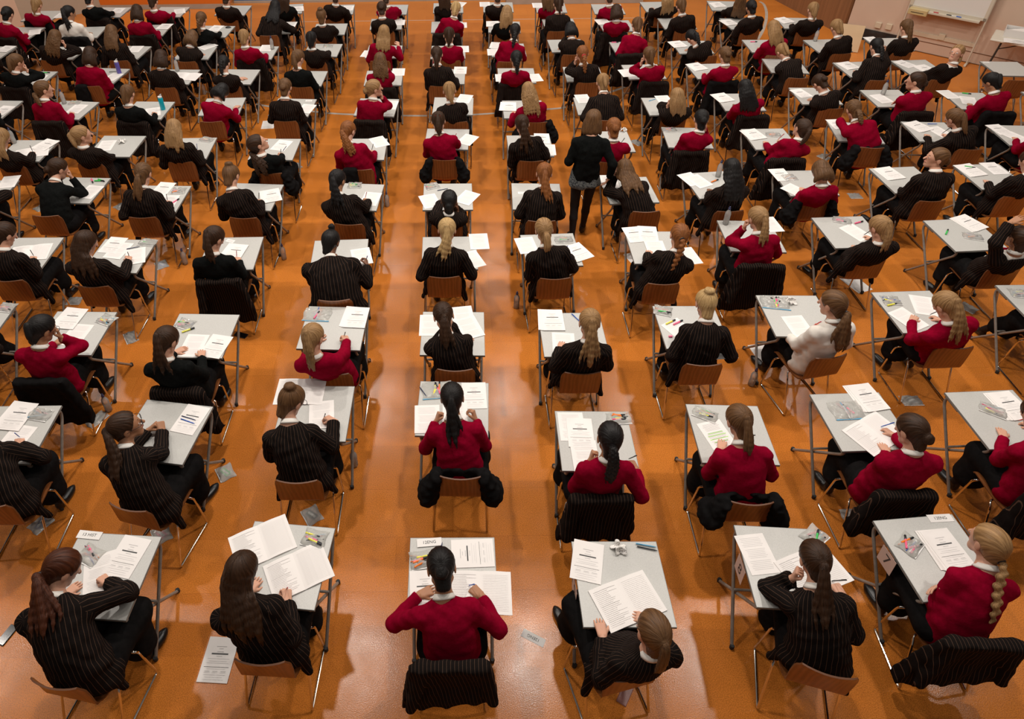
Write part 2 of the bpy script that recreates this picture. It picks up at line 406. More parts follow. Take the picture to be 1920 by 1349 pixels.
    M['eye'] = mat('eye_white', (.75, .72, .7), .2); M['iris'] = mat('iris', (.03, .02, .015), .15)
    for k, a, b in (('k', (.004, .0035, .0035), (.016, .013, .012)), ('d', (.016, .007, .003), (.062, .028, .013)), ('m', (.05, .022, .008), (.2, .1, .042)),
                    ('f', (.15, .075, .027), (.46, .27, .118)), ('y', (.27, .155, .058), (.68, .46, .21)), ('g', (.11, .032, .008), (.34, .125, .035)), ('a', (.028, .007, .003), (.1, .028, .01))):
        m = M['hair_'+k] = mat('hair_'+k, a, .45, spec=.22)
        at_ = N(m, 'ShaderNodeAttribute', attribute_name='strand')
        n1 = noise(m, at_.outputs['Vector'], 1.0, 4, .65)
        L(m, ramp(m, n1, [(.3, a), (.72, b)]), B(m).inputs['Base Color']); bump(m, n1, .9, .006)
    # paper and small things
    M['paper'] = mat('white_paper', (.84, .8, .77), .65); M['ink'] = mat('grey_print', (.52, .5, .49), .7); M['black_ink'] = mat('black_print', (.05, .05, .05), .6)
    M['faint'] = mat('faint_print', (.69, .665, .65), .7); M['green_ink'] = mat('green_highlight', (.5, .78, .3), .6); M['card'] = mat('pink_card', (.62, .45, .38), .7)
    M['cover'] = mat('cover_paper', (.8, .77, .74), .6)
    for k, c in (('blue', (.01, .1, .5)), ('black', (.012, .012, .014)), ('red', (.5, .02, .03)), ('orange', (.85, .2, .02)), ('yellow', (.8, .75, .08)), ('green', (.05, .5, .1)),
                 ('pink', (.85, .12, .25)), ('white', (.75, .74, .72)), ('lightblue', (.1, .4, .65)), ('navy_plastic', (.02, .03, .09)), ('purple', (.12, .1, .4)), ('cyan', (.0, .35, .45))):
        M[k] = mat(k+'_plastic' if 'plastic' not in k else k, c, .3)
    m = M['clear'] = bpy.data.materials.new('clear_plastic'); m.use_nodes = True; nt = m.node_tree; nt.nodes.remove(nt.nodes['Principled BSDF'])
    tr = N(m, 'ShaderNodeBsdfTransparent'); tr.inputs[0].default_value = (.93, .93, .91, 1); gl = N(m, 'ShaderNodeBsdfGlossy'); gl.inputs['Roughness'].default_value = .12
    df = N(m, 'ShaderNodeBsdfDiffuse'); df.inputs[0].default_value = (.75, .74, .7, 1); ad = N(m, 'ShaderNodeMixShader'); mx = N(m, 'ShaderNodeMixShader'); lw = N(m, 'ShaderNodeLayerWeight', Blend=.22)
    nn = noise(m, coord(m), 28, 3); bp = N(m, 'ShaderNodeBump', Strength=.6, Distance=.01); L(m, nn, bp.inputs['Height'])
    for x in (gl, df, lw): L(m, bp.outputs['Normal'], x.inputs['Normal'])
    ad.inputs[0].default_value = .4; L(m, tr.outputs[0], ad.inputs[1]); L(m, df.outputs[0], ad.inputs[2])  # whitish diffuse share imitates the sparkle on the bag plastic
    L(m, lw.outputs['Fresnel'], mx.inputs[0]); L(m, ad.outputs[0], mx.inputs[1]); L(m, gl.outputs[0], mx.inputs[2])
    L(m, mx.outputs[0], nt.nodes['Material Output'].inputs[0])
    M['tissue'] = mottled('white_tissue', (.8, .77, .72), (.86, .83, .8), 30, .9)
    M['wall'] = mottled('beige_wall', (.6, .44, .33), (.63, .465, .35), 3, .8); M['wall_side'] = mottled('shaded_beige_wall', (.4, .33, .25), (.43, .355, .27), 3, .8)  # wall_side: beige of the corner's darker face, shade mixed into the colour
    M['trunk'] = mat('cream_plastic', (.62, .52, .38), .5); M['brown_wall'] = mottled('brown_curtain', (.2, .085, .03), (.27, .12, .045), 3, .8, vs=(6, 6, .2))
    M['orange_panel'] = mat('orange_panel', (.72, .17, .015), .5); M['blue_panel'] = mat('blue_panel', (.04, .09, .22), .6); M['grey_board'] = mottled('grey_skirting', (.36, .31, .25), (.42, .36, .3), 4, .7)
    M['board'] = mat('whiteboard', (.74, .71, .66), .25); M['alu'] = mat('cream_frame', (.6, .53, .42), .45); M['yellowed'] = mat('yellowed_plastic', (.55, .42, .2), .5)
    M['table'] = mottled('cream_table', (.66, .6, .5), (.7, .64, .54), 60, .5); M['black_metal'] = mat('black_metal', (.03, .025, .02), .5); M['black_sheet'] = mottled('black_sheet', (.01, .011, .012), (.03, .033, .035), 6, .4, .8, .05)
    M['cardboard'] = mottled('cream_card', (.68, .5, .3), (.72, .54, .33), 5, .7); M['box'] = mat('white_box', (.74, .7, .66), .6); M['screen'] = mat('phone_glass', (.008, .008, .009), .12)
    M['glitter'] = mottled('rose_case', (.25, .09, .08), (.4, .2, .17), 300, .3); M['water'] = mat('water', (.75, .85, .9), .05)
    m = M['clear_hard'] = bpy.data.materials.new('clear_bottle_plastic'); m.use_nodes = True; nt = m.node_tree; nt.nodes.remove(nt.nodes['Principled BSDF'])
    tr = N(m, 'ShaderNodeBsdfTransparent'); tr.inputs[0].default_value = (.86, .87, .86, 1); gl = N(m, 'ShaderNodeBsdfGlossy'); gl.inputs['Roughness'].default_value = .08
    df = N(m, 'ShaderNodeBsdfDiffuse'); df.inputs[0].default_value = (.8, .79, .77, 1); ad = N(m, 'ShaderNodeMixShader'); ad.inputs[0].default_value = .32; L(m, tr.outputs[0], ad.inputs[1]); L(m, df.outputs[0], ad.inputs[2]); tr.inputs[0].default_value = (.95, .95, .94, 1)  # white diffuse mixed into the clear plastic in place of highlights
    lw = N(m, 'ShaderNodeLayerWeight', Blend=.22); mx = N(m, 'ShaderNodeMixShader'); L(m, lw.outputs['Fresnel'], mx.inputs[0]); L(m, ad.outputs[0], mx.inputs[1]); L(m, gl.outputs[0], mx.inputs[2]); L(m, mx.outputs[0], nt.nodes['Material Output'].inputs[0])
build_mats()
# ------------------------------------------------------------------ people
def hand_proto(curl, thumb, h):
    xs = [-.030, -.010, .010, .029]; by = [.072, .08, .082, .077]; ln = [.056, .071, .075, .067]; rr = [.0072, .008, .0085, .0083]
    segs = []
    for i in range(4):
        a = 0; p = V(xs[i], by[i], 0); sp = (xs[i])*.9
        for j, fr in enumerate((.45, .31, .24)):
            a += math.radians(curl[j] + (3*i if j == 0 else 0)); dl = ln[i]*fr
            q = p + dl*V(sp*1.2 if j == 0 else 0, math.cos(a), -math.sin(a)); segs.append((p, q, rr[i]*(1 - .08*j), rr[i]*(1 - .08*(j+1)))); p = q
    T = [V(.022, .022, -.006)] + [V(*t) for t in thumb]
    def fn(P):
        d = flat(P, (0, -.03, 0), (0, 0, 0), .02, .019, (1, 0, 0), 1.35)
        for x, r in ((-.026, .0125), (-.008, .0135), (.01, .0135), (.026, .0125)):
            d = smin(d, cone(P, (x*.75, .008, 0), (x*1.08, .078, 0), r, r*.86), .012)
        t = cone(P, T[0], T[1], .0145, .0105); t = smin(t, cone(P, T[1], T[2], .0105, .008), .004)
        d = smin(d, t, .01); g = np.full(len(P), 1., f4)
        for s in segs: g = np.minimum(g, cone(P, *s))
        return smin(d, g, .006)
    pts = np.array([s[1] for s in segs] + T + [V(-.045, -.035, -.03), V(.045, .09, .03)])
    return surf(fn, pts.min(0) - .016, pts.max(0) + .016, h)
HANDS = {}
def hand(kind, lod):
    k = (kind, lod)
    if k not in HANDS:
        curl, th = {'flat': ((8, 16, 10), ((.048, .05, -.012), (.056, .076, -.016))), 'pen': ((48, 58, 32), ((.04, .055, -.03), (.024, .08, -.046))),
                    'fist': ((72, 88, 50), ((.034, .052, -.03), (.01, .066, -.04)))}[kind]
        HANDS[k] = hand_proto(curl, th, (.0042, .0056, .0075)[lod])
    return HANDS[k]
def shoe_mesh():
    def fn(P):
        d = smin(cone(P, (0, -.05, .036), (0, .1, .026), .034, .03), ell(P, (0, .06, .03), (.04, .1, .028)), .02)
        d = smin(d, cone(P, (0, -.05, .05), (0, -.05, .085), .036, .036), .02)
        return smax(d, -P[:, 2], .004)
    v, q = surf(fn, (-.06, -.11, 0), (.06, .17, .11), .011); return mesh_quads('shoe', v, q, M['shoe'])
SHOE = shoe_mesh()
def collar_mesh():
    mb = MB(); n = 22; pr = [(.052, .018), (.056, .022), (.069, -.002), (.074, -.014), (.07, -.014), (.056, .012)]
    v = []; 
    for k in range(n+1):
        a = PI/2 + .32 + (2*PI - .64)*k/n
        for r, z in pr: v.append((r*math.cos(a)*1.02, r*math.sin(a)*.98, z - .012*math.sin(a)))
    m = len(pr); f = [(k*m+j, k*m+(j+1) % m, (k+1)*m+(j+1) % m, (k+1)*m+j) for k in range(n) for j in range(m)]
    mb.add(v, f); return mb.build('shirt_collar', M['collar'], True)
COLLAR = collar_mesh()
def tie_mesh(col):
    mb = MB(); pts = [(.02*math.cos(a), .02*math.sin(a), 0) for a in np.linspace(0, 2*PI, 13)]; mb.tube(pts, .007, 0, 6, False); return mb.build('hair_tie', col, True)
TIES = {k: tie_mesh(M[k]) for k in ('black', 'red')}
def glasses_mesh():
    mb = MB()
    for s in (-1, 1):
        mb.tube([(s*(.033 + .022*math.cos(a)), .104, .006 + .018*math.sin(a)) for a in np.linspace(0, 2*PI, 17)], .0018, 0, 6, False)
        mb.tube([(s*.055, .104, .01), (s*.078, .085, .01), (s*.084, .0, .008), (s*.08, -.02, -.008)], .0016, 0, 6)
    mb.tube([(-.011, .105, .01), (0, .108, .012), (.011, .105, .01)], .0016, 0, 6); return mb.build('glasses', M['black'], True)
GLASSES = glasses_mesh()
def ik(S, Wt, a, b, pole):
    d = Wt - S; l = np.linalg.norm(d); m = (a + b)*.985
    if l > m: Wt = S + d*(m/l); l = m; d = Wt - S
    l = max(l, abs(a - b) + .06); u = d/(np.linalg.norm(d) + 1e-9); x = (a*a - b*b + l*l)/(2*l); hgt = math.sqrt(max(a*a - x*x, 1e-6))
    p = nrm(pole - (pole @ u)*u); return S + u*x + p*hgt, Wt
def catmull(pts, n=4):
    p = [pts[0]] + list(pts) + [pts[-1]]; out = []
    for i in range(1, len(p) - 2):
        for t in np.arange(n)/n:
            out.append(.5*((2*p[i]) + (-p[i-1] + p[i+1])*t + (2*p[i-1] - 5*p[i] + 4*p[i+1] - p[i+2])*t*t + (-p[i-1] + 3*p[i] - 3*p[i+1] + p[i+2])*t**3))
    return np.array(out + [pts[-1]])
def cut_len(path, ln):
    d = np.r_[0, np.cumsum(np.linalg.norm(np.diff(path, axis=0), axis=1))]; ln = min(ln, d[-1]); s = np.linspace(0, ln, 9)
    return np.stack([np.interp(s, d, path[:, i]) for i in range(3)], 1)
def axes(P, a, b, x0):
    """angle around and distance along the segment a-b"""
    t = nrm(b - a); x = nrm(x0 - (x0 @ t)*t); y = np.cross(t, x); w = P - a
    return np.arctan2(w @ y, w @ x), w @ t
SKIN_OF = {}
def build_person(s):
    """s: loc rz H (head centre, local) top style col pose sz lod label skin + overrides; everything in the seat's own frame, y towards the desk"""
    lod = s['lod']; sz = s.get('sz', 1.0); pose = s['pose']; top = s['top']; stand = s.get('stand'); rng = np.random.default_rng(abs(hash(s['id'])) % 2**31 if False else sum(map(ord, s['id']))*97 + 5)
    root = thing('person', s['label'], 'person', s['loc'], s['rz'], s.get('group'))
    H = np.array(s['H'], float); Pv = V(0, -.025, .55) if not stand else V(0, 0, .93)
    T = nrm(H - Pv); hy = math.radians(s.get('hy', 0)); pit = {'w': 38, 'f': 62, 's': 66, 'c': 28, 'C': 28, 'b': 48, 'l': 16, 'o': 2, 't': 34, 'k': 6, 'g': 18, 'h': 20, 'x': 8}[pose]
    hp = math.radians(s.get('hp', pit + rng.uniform(-5, 5))); tw = math.radians(s.get('ty', rng.uniform(-7, 7)))
    fh = V(math.sin(hy)*math.cos(hp), math.cos(hy)*math.cos(hp), -math.sin(hp)); up0 = nrm(V(T[0]*.5, .0, 1)); hx = nrm(np.cross(fh, up0)); hz = np.cross(hx, fh)
    Rh = np.stack([hx, fh, hz], 1)
    flat_f = nrm(V(fh[0]*.4, 1, 0)); nd = nrm(T*.75 + V(0, .3, 0) + .35*hz)
    Nk = H - .138*nd - .03*flat_f
    # spine
    dl = np.linalg.norm(Nk - Pv); ctl = [Pv, Pv + V(0, -.02, .34*dl), Nk - nrm(.55*nd + .45*T)*.3*dl + V(0, -.035, 0), Nk]
    ts = np.linspace(0, 1, 7); sp = np.array([(1-t)**3*ctl[0] + 3*(1-t)**2*t*ctl[1] + 3*(1-t)*t*t*ctl[2] + t**3*ctl[3] for t in ts])
    tan = np.gradient(sp, axis=0); tan /= np.linalg.norm(tan, axis=1)[:, None]
    lat = []; 
    for t, k in zip(tan, ts):
        x = V(math.cos(tw*k), math.sin(tw*k), 0); lat.append(nrm(x - (x @ t)*t))
    lat = np.array(lat); fw = np.cross(tan, lat)
    puff = {'B': .012, 'R': .006, 'K': .006, 'W': .008}[top]
    hw = (np.array([.18, .172, .162, .16, .158, .12, .062]) + puff)*sz; hd = (np.array([.128, .124, .116, .112, .106, .08, .058]) + puff)*(.6 + .4*sz)
    if stand: hw[:3] = np.array([.17, .14, .135])
    # arms
    sh = {}; el = {}; wr = {}; hdir = {}; hup = {}
    hands = s['hands']
    for sd, x in (('L', -1), ('R', 1)):
        S = sp[5] + lat[5]*x*(.152*sz + .006) - tan[5]*.022; sh[sd] = S; kind, tgt, d, u = hands[sd][:4]
        W = np.array(tgt, float) - .075*nrm(np.array(d, float)); pole = V(x*.4, -.3, -.85)
        if kind == 'desk': pole = V(x*.42, -.35, -.75)
        if kind == 'face': pole = V(x*.4, .25, -1)
        if 'pole' in s and sd in s['pole']: pole = V(*s['pole'][sd])
        E, W2 = ik(S, W, .262, .235, pole)
        for _ in range(6):
            yl = s['desk_edge']
            if kind == 'desk' and E[1] > yl - .03 and abs(E[0] - s['desk_x']) < .34 and E[2] < .785: pole = pole + V(0, 0, .3); E, W2 = ik(S, W, .262, .235, pole)
        sh[sd], el[sd], wr[sd] = S, E, W2; hdir[sd] = nrm(np.array(d, float)); hup[sd] = np.array(u, float)
    # --- body: head and neck in one surface, hands with five fingers, core under the clothes
    HS = 1.1; h1 = (.0058, .0075, .0098)[lod]; Rf = (Rh/HS).astype(f4); Hf = H.astype(f4)
    def head_fn(P):
        q = (P - Hf) @ Rf; a = q.copy(); a[:, 0] = np.abs(a[:, 0])
        d = ell(q, (0, -.012, .03), (.073, .094, .083)); d = smin(d, cone(q, (0, .03, 0), (0, .05, -.075), .06, .036), .03)
        d = smin(d, cone(a, (.045, .0, -.05), (.008, .058, -.088), .02, .019), .02); d = smin(d, cone(q, (0, .088, .012), (0, .109, -.022), .007, .0125), .012)
        d = smax(d, -ell(a, (.031, .098, .008), (.021, .014, .013)), .012); d = np.minimum(d, cone(a, (.031, .0755, .006), (.031, .0756, .006), .0128, .0128))
        d = smin(d, cone(a, (0, .093, -.052), (.02, .083, -.052), .0075, .004), .006); d = smin(d, ell(a, (.077, -.01, -.002), (.008, .02, .032)), .008)
        d = d*f4(HS); n0 = H + HS*(Rh @ V(0, -.022, -.055)); d = smin(d, cone(P, n0, Nk - tan[6]*.02, .05, .056), .03)
        return smin(d, flat(P, Nk - tan[6]*.03, Nk - tan[6]*.09, .05, .075, lat[6], 1.5), .04)
    pts = np.stack([H - .143, H + .143, Nk - .11, Nk + .06]); hv, hq = surf(head_fn, pts.min(0), pts.max(0), h1)
    if lod < 2: hv = relax(hv, hq, 1, .35)
    fc = hv[hq].mean(1); q = (fc - H) @ Rh/HS; a = q.copy(); a[:, 0] = np.abs(a[:, 0]); hm = np.zeros(len(hq), int)
    de = np.linalg.norm(a - V(.031, .0755, .006), axis=1); hm[(de < .0142) & (a[:, 1] > .081) & (np.abs(a[:, 2] - .005) < .0062)] = 1
    hm[np.linalg.norm(a - V(.031, .0883, .005), axis=1) < .0068] = 2
    hm[(cone(a.astype(f4), (0, .096, -.052), (.02, .086, -.052), .008, .005) < .002) & (a[:, 1] > .086) & (a[:, 2] < -.045)] = 3
    hm[cone(a.astype(f4), (.014, .094, .032), (.046, .078, .032), .0045, .003) < .001] = 4
    parts = [(hv, hq, hm)]
    for sd, x in (('L', -1), ('R', 1)):
        v, qd = hand(hands[sd][4] if len(hands[sd]) > 4 else 'flat', lod)
        v = v*(.96 if lod else .95)
        if x > 0: v = v*V(-1, 1, 1); qd = qd[:, ::-1]
        y = hdir[sd]; u = nrm(hup[sd] - (hup[sd] @ y)*y); hxx = np.cross(y, u); Rm = np.stack([hxx, y, u], 1)
        parts.append((v @ Rm.T + wr[sd], qd, 0))
        A_ = el[sd] + .3*(wr[sd] - el[sd]); ax = nrm(wr[sd] - A_); e1 = nrm(np.cross(ax, V(.3, .1, 1))); e2 = np.cross(ax, e1); fv = []
        for t_, r_ in ((0, .036), (.35, .033), (.7, .027), (1.0, .0235), (1.06, .019)):
            for k in range(10): fv.append(A_ + (wr[sd] - A_)*t_ + r_*(math.cos(k*PI/5)*e1 + math.sin(k*PI/5)*e2))
        parts.append((np.array(fv), np.array([(i*10+k, i*10+(k+1) % 10, (i+1)*10+(k+1) % 10, (i+1)*10+k) for i in range(4) for k in range(10)]), 0))
    def core_fn(P):
        d = np.full(len(P), 1., f4)
        for i in range(6): d = smin(d, flat(P, sp[i], sp[i+1], hd[i]*.68, hd[i+1]*.62, lat[i], hw[i]/hd[i]*.98), .03)
        for sd in 'LR':
            d = smin(d, cone(P, sh[sd], el[sd], .04, .034), .04); d = smin(d, cone(P, el[sd], .5*(el[sd] + wr[sd]), .034, .03), .02)
        return d
    pts = np.concatenate([sp, [el['L'], el['R'], wr['L'], wr['R']]]); cv, cq = surf(core_fn, pts.min(0) - .14, pts.max(0) + .1, .03); parts.append((cv, cq, 0))
    v, qd, mi = merge(parts); sk = s['skin']
    ob('body', mesh_quads('body', v, qd, [M['skin_'+sk], M['eye'], M['iris'], M['lip_'+sk], M['brow_'+sk]], mi), root)
    # --- jumper, blazer or blouse
    h2 = (.0125, .016, .021)[lod]; ph = rng.uniform(0, 6, 4); amp = {'B': .006, 'R': .0045, 'K': .0045, 'W': .0045}[top]
    long_ = top == 'B' and not stand; zc = .455 if not stand else .84; sr = {'B': (.064, .06, .05), 'R': (.056, .054, .041), 'K': (.055, .052, .04), 'W': (.058, .056, .046)}[top]
    cuff = {sd: wr[sd] - .012*nrm(wr[sd] - el[sd]) - (.05*nrm(wr[sd] - el[sd]) if top == 'W' else 0) for sd in 'LR'}
    def torso_d(P):
        d = np.full(len(P), 1., f4)
        for i in range(5): d = smin(d, flat(P, sp[i], sp[i+1], hd[i], hd[i+1], lat[i], hw[i]/hd[i]), .02)
        return d
    def arm_d(P, sd):
        d = cone(P, sh[sd], el[sd], sr[0]*(.7 + .3*sz), sr[1]); f = cone(P, el[sd], cuff[sd], sr[1], sr[2]); ax = nrm(cuff[sd] - el[sd])
        f = np.maximum(f, (P - cuff[sd].astype(f4)) @ ax.astype(f4)); return smin(d, f, .022)
    def top_fn(P):
        d = torso_d(P)
        d = smin(d, flat(P, sp[5] - tan[5]*.015, sp[6] - tan[6]*.035, .075*sz, .045, lat[5], 1.5), .03)
        for sd in 'LR': d = smin(d, cone(P, sp[5] - tan[5]*.03, sh[sd], .075, .06*sz), .04)
        if not stand:
            d = smin(d, ell(P, Pv + V(0, .0, -.035), (.19*sz + puff, .135 + puff, .1)), .05)
            if long_:
                d = smin(d, flat(P, Pv + V(0, -.03, -.02), Pv + V(0, .1, -.03), .12, .1, V(1, 0, 0), 1.75*sz), .04)
        d = np.maximum(d, zc - P[:, 2])
        if long_:
            for x in (-1, 1): d = smin(d, cone(P, Pv + V(x*.16*sz, -.03, .0), Pv + V(x*(.222 + .01*ph[0]/6), -.04 + .05*x*math.sin(ph[1]), -.17 - .012*ph[2]), .05, .026), .03)
        else: d = smin(d, flat(P, V(0, Pv[1], zc + .03), V(0, Pv[1], zc + .05), .128 if not stand else .12, .12, V(1, 0, 0), 1.45*sz), .02) if not stand else d
        if long_:
            for x in (-1, 1): d = np.maximum(d, zc - .19 - P[:, 2])
        for sd in 'LR': d = smin(d, arm_d(P, sd), .03)
        n = np.sin(P[:, 0]*33 + ph[0] + 2.2*np.sin(P[:, 2]*21 + ph[1]))*np.sin(P[:, 2]*29 + ph[2] + 2*np.sin(P[:, 1]*24 + ph[3])) + .5*np.sin(P[:, 0]*61 + P[:, 2]*47 + 3*np.sin(P[:, 1]*31))
        d = d + f4(amp*.8)*n
        if s.get('open'):
            ax_ = nrm(Nk - Pv).astype(f4); w_ = P - Pv.astype(f4); d = smax(d, -np.maximum(np.abs(w_ @ lat[3].astype(f4)) - f4(.085), f4(.015) - w_ @ fw[3].astype(f4)), .01)
        return smax(d, -cone(P, Nk + tan[6]*.008, H, .054, .075), .012)
    pts = np.concatenate([sp, list(sh.values()), list(el.values()), list(wr.values()), [Pv + V(-.26*sz, -.2, -.21 if long_ else -.11), Pv + V(.26*sz, .2, 0)]])
    tv, tq = surf(top_fn, pts.min(0) - .085, pts.max(0) + .075, h2)
    if lod == 0: tv = relax(tv, tq, 1, .3)
    tm = {'B': 'blazer', 'R': 'jumper', 'K': 'black_knit', 'W': 'white_cloth'}[top]; at_ = None
    if top == 'B':
        fcx = tv[tq].mean(1).astype(f4); dt = torso_d(fcx) - .012; own = np.zeros(len(fcx), int); best = dt
        for k, (A, Bp) in enumerate(((sh['L'], el['L']), (el['L'], wr['L']), (sh['R'], el['R']), (el['R'], wr['R']))):
            dd = cone(fcx, A, Bp, .06, .052); m = dd < best; own[m] = k + 1; best = np.where(m, dd, best)
        lv = tv[tq.ravel()]; lo_ = np.repeat(own, 4); st = np.zeros(len(lv))
        tt_ = np.clip(((lv - Pv) @ nrm(Nk - Pv))/dl*6, 0, 6); ip = lambda A: np.stack([np.interp(tt_, np.arange(7), A[:, c]) for c in range(3)], 1)
        w = lv - ip(sp); X = (w*ip(lat)).sum(1); Y = (w*ip(fw)).sum(1); st[:] = np.arctan2(X*.72, .035 - Y)*.17
        for k, (A, Bp) in enumerate(((sh['L'], el['L']), (el['L'], wr['L']), (sh['R'], el['R']), (el['R'], wr['R']))):
            m = lo_ == k + 1
            if m.any(): an, _ = axes(lv[m], A, Bp, V(0, -.3, 1)); st[m] = an*.0535
        at_ = {'stripe': ('CORNER', 'FLOAT', st + .5)}
    ob({'B': 'blazer', 'R': 'jumper', 'K': 'cardigan', 'W': 'blouse'}[top], mesh_quads('top', tv, tq, M[tm], None, True, at_), root)
    if s.get('open'):
        bv, bq = surf(lambda P: np.maximum(torso_d(P) + f4(.012), zc - P[:, 2]), sp.min(0) - .25, sp.max(0) + .2, h2); ob('blouse', mesh_quads('blouse', bv, bq, M['white_cloth']), root)
        mb = MB(); mb.tube([sp[6] + fw[6]*.05, sp[5] + fw[5]*(hd[5] + .008), sp[4] + fw[4]*(hd[4] + .004), sp[2] + fw[2]*(hd[2] + .004)], [.012, .013, .02, .026], 0, 8); ob('school_tie', mb.build('school_tie', M['jumper'], True), root)
    if s.get('collar', True):
        cz = tan[6]*.6 + nd*.4; cz = nrm(cz); cx_ = nrm(lat[6] - (lat[6] @ cz)*cz); Rc = np.stack([cx_, np.cross(cz, cx_), cz], 1)
        o = ob('shirt_collar', COLLAR, root); o.matrix_local = Matrix.LocRotScale(Vector(Nk + tan[6]*.006), Matrix(Rc.tolist()).to_quaternion(), Vector((1.0, 1.0, .95)))
    # --- skirt, tights, shoes
    lx = rng.uniform(.085, .13); ky = .37 + rng.uniform(-.03, .02); ft = rng.uniform(-.1, .07, 2) + s.get('feet', 0)
    if not stand:
        kn = [V(x*lx, ky, .525) for x in (-1, 1)]; an = [V(x*(lx + .01), ky + f, .085) for x, f in zip((-1, 1), ft)]
        def skirt_fn(P):
            d = ell(P, Pv + V(0, .01, -.03), (.175*sz, .14, .1))
            for k, q_ in zip(kn, an):
                d = smin(d, cone(P, Pv + V(k[0]*1.0, .02, -.02), k + V(k[0]*.12, .01, 0), .104*sz, .088), .08)
                d = smin(d, cone(P, k - V(0, .02, .02), k*.42 + q_*.58 - V(0, .05, 0), .09, .122), .07)
            zl = .215 + .02*np.sin(P[:, 0]*25 + ph[1]); d = np.maximum(d, zl - P[:, 2])
            return d + f4(.006)*np.sin(P[:, 0]*46 + ph[0] + 2*np.sin(P[:, 1]*15))*np.clip((P[:, 1] - .1)*4, .2, 1)
        sv, sq = surf(skirt_fn, (-.33, -.26, .19), (.33, .64, .68), h2*1.3); ob('skirt', mesh_quads('skirt', sv, sq, M['skirt']), root)
    else:
        an = [V(-.085, -.12, .08), V(.065, .12, .09)]; kn = [V(-.085, .0, .5), V(.075, .1, .5)]
        def hem_fn(P):
            d = flat(P, V(0, 0, .99), V(0, -.01, .84), .115, .135, V(1, 0, 0), 1.45)
            d = np.maximum(d, .80 + .02*np.sin(P[:, 0]*16) - P[:, 2]); return np.maximum(d, P[:, 2] - 1.0) + f4(.005)*np.sin(P[:, 0]*50)
        sv, sq = surf(hem_fn, (-.3, -.25, .75), (.3, .25, 1.02), .014); o = ob('blouse_hem', mesh_quads('blouse_hem', sv, sq, M['paisley']), root); o['label'] = 'dark patterned blouse hem below the cardigan'
    def leg_fn(P):
        d = np.full(len(P), 1., f4)
        for x, k, q_ in zip((-1, 1), kn, an):
            d = np.minimum(d, smin(cone(P, Pv + V(x*.09, .02, -.01 if not stand else -.08), k, .075, .055), smin(cone(P, k, k*.6 + q_*.4, .054, .05), cone(P, k*.6 + q_*.4, q_, .05, .034), .02), .02))
        return d
    pts = np.array([Pv] + kn + an); lv, lq = surf(leg_fn, pts.min(0) - .12, pts.max(0) + .1, .016 if lod < 2 else .02); ob('tights', mesh_quads('tights', lv, lq, M['tights']), root)
    for x, q_ in zip((-1, 1), an):
        o = ob('shoe', SHOE, root); o.location = (q_[0], q_[1] + .045, 0.0 if q_[2] < .086 or not stand else .0); o.rotation_euler.z = -x*.15
    # --- hair
    sty, col = s['style'], s['col']; h3 = (.0062, .008, .0105)[lod]
    back = np.array([sp[i] - fw[i]*(hd[i] + .012) for i in range(7)]); back[6] = Nk - fw[6]*.066
    def hw_(*p): return H + HS*(Rh @ V(*p))
    prim = []   # (a, b, ra, rb)
    dx = s.get('hx', rng.uniform(-.05, .05)); tie = None
    def tail(tp, out, ln, r0, r1, r2, side=0.0, b0=5):
        pth = [tp, tp + out*.035]
        top_ = back[6] + lat[6]*side*.6
        if (tp - top_) @ V(0, 0, 1) > .05: pth.append(.45*(tp + out*.04) + .55*top_ - fw[6]*.035)
        for i in range(b0, 0, -1): pth.append(back[i] + lat[i]*(side + dx*(1 - i/6)) - fw[i]*r1*.55)
        p = cut_len(catmull(pth), ln); R = np.interp(np.linspace(0, 1, 9), [0, .3, .75, 1], [r0, r1, r1*.85, r2]); return p, R
    capless = False
    if sty in 'pctd':
        tl = {'p': (0, -.098, .035), 'c': (0, -.1, -.02), 't': (0, -.1, -.04), 'd': (0, -.1, -.035)}[sty]; tie = hw_(*tl); out = nrm(-fh*.8 + hz*(.3 if sty == 'p' else -.1)); ln = s.get('len', rng.uniform(.24, .34) if sty != 'c' else .3)
        p, R = tail(tie, out, ln, .017, {'p': .029, 'c': .042, 't': .038, 'd': .028}[sty], {'p': .006, 'c': .016, 't': .01, 'd': .011}[sty], 0)
        if sty == 'd':
            s_ = np.linspace(0, 1, 15); pd = np.stack([np.interp(s_, np.linspace(0, 1, 9), p[:, i]) for i in range(3)], 1); rd = np.interp(s_, np.linspace(0, 1, 9), R)
            for i in range(14):
                o_ = lat[3]*(.011 if i % 2 else -.011); prim.append((pd[i] + o_, pd[i+1] - o_*.6, rd[i]*.95, rd[i+1]*.72))
        else: prim += [(p[i], p[i+1], R[i]*.85, R[i+1]*.85) for i in range(8)]
        if sty in 'tpc':
            for sx in np.linspace(-1, 1, 6 if lod < 2 else 4)*rng.uniform(.7, 1.2)*(.03 + .05*max(0, ln - .25)/.2)*(1 if sty == 'p' else 1.3):
                p2, R2 = tail(tie, out, ln*rng.uniform(.72, 1.12), .01, {'p': .015, 't': .019, 'c': .02}[sty], .004, sx + rng.uniform(-.008, .008)); prim += [(p2[i], p2[i+1], R2[i], R2[i+1]) for i in range(8)]
    elif sty == 'n':
        tie = hw_(0, -.108, -.012); c = hw_(0, -.122, -.018)
        for k in range(5):
            a_ = k*1.256; prim.append((c + Rh @ V(.018*math.cos(a_), -.004, .018*math.sin(a_)), c + Rh @ V(.018*math.cos(a_+1.2), .0, .018*math.sin(a_+1.2)), .023, .023))
    elif sty in 'uU':
        c = hw_(0, -.075, .105) if sty == 'u' else hw_(0, -.035, .135); tie = c; upv = nrm(c - hw_(0, -.01, .03)); sd_ = nrm(np.cross(upv, hx)); rr_ = .026 if sty == 'u' else .02
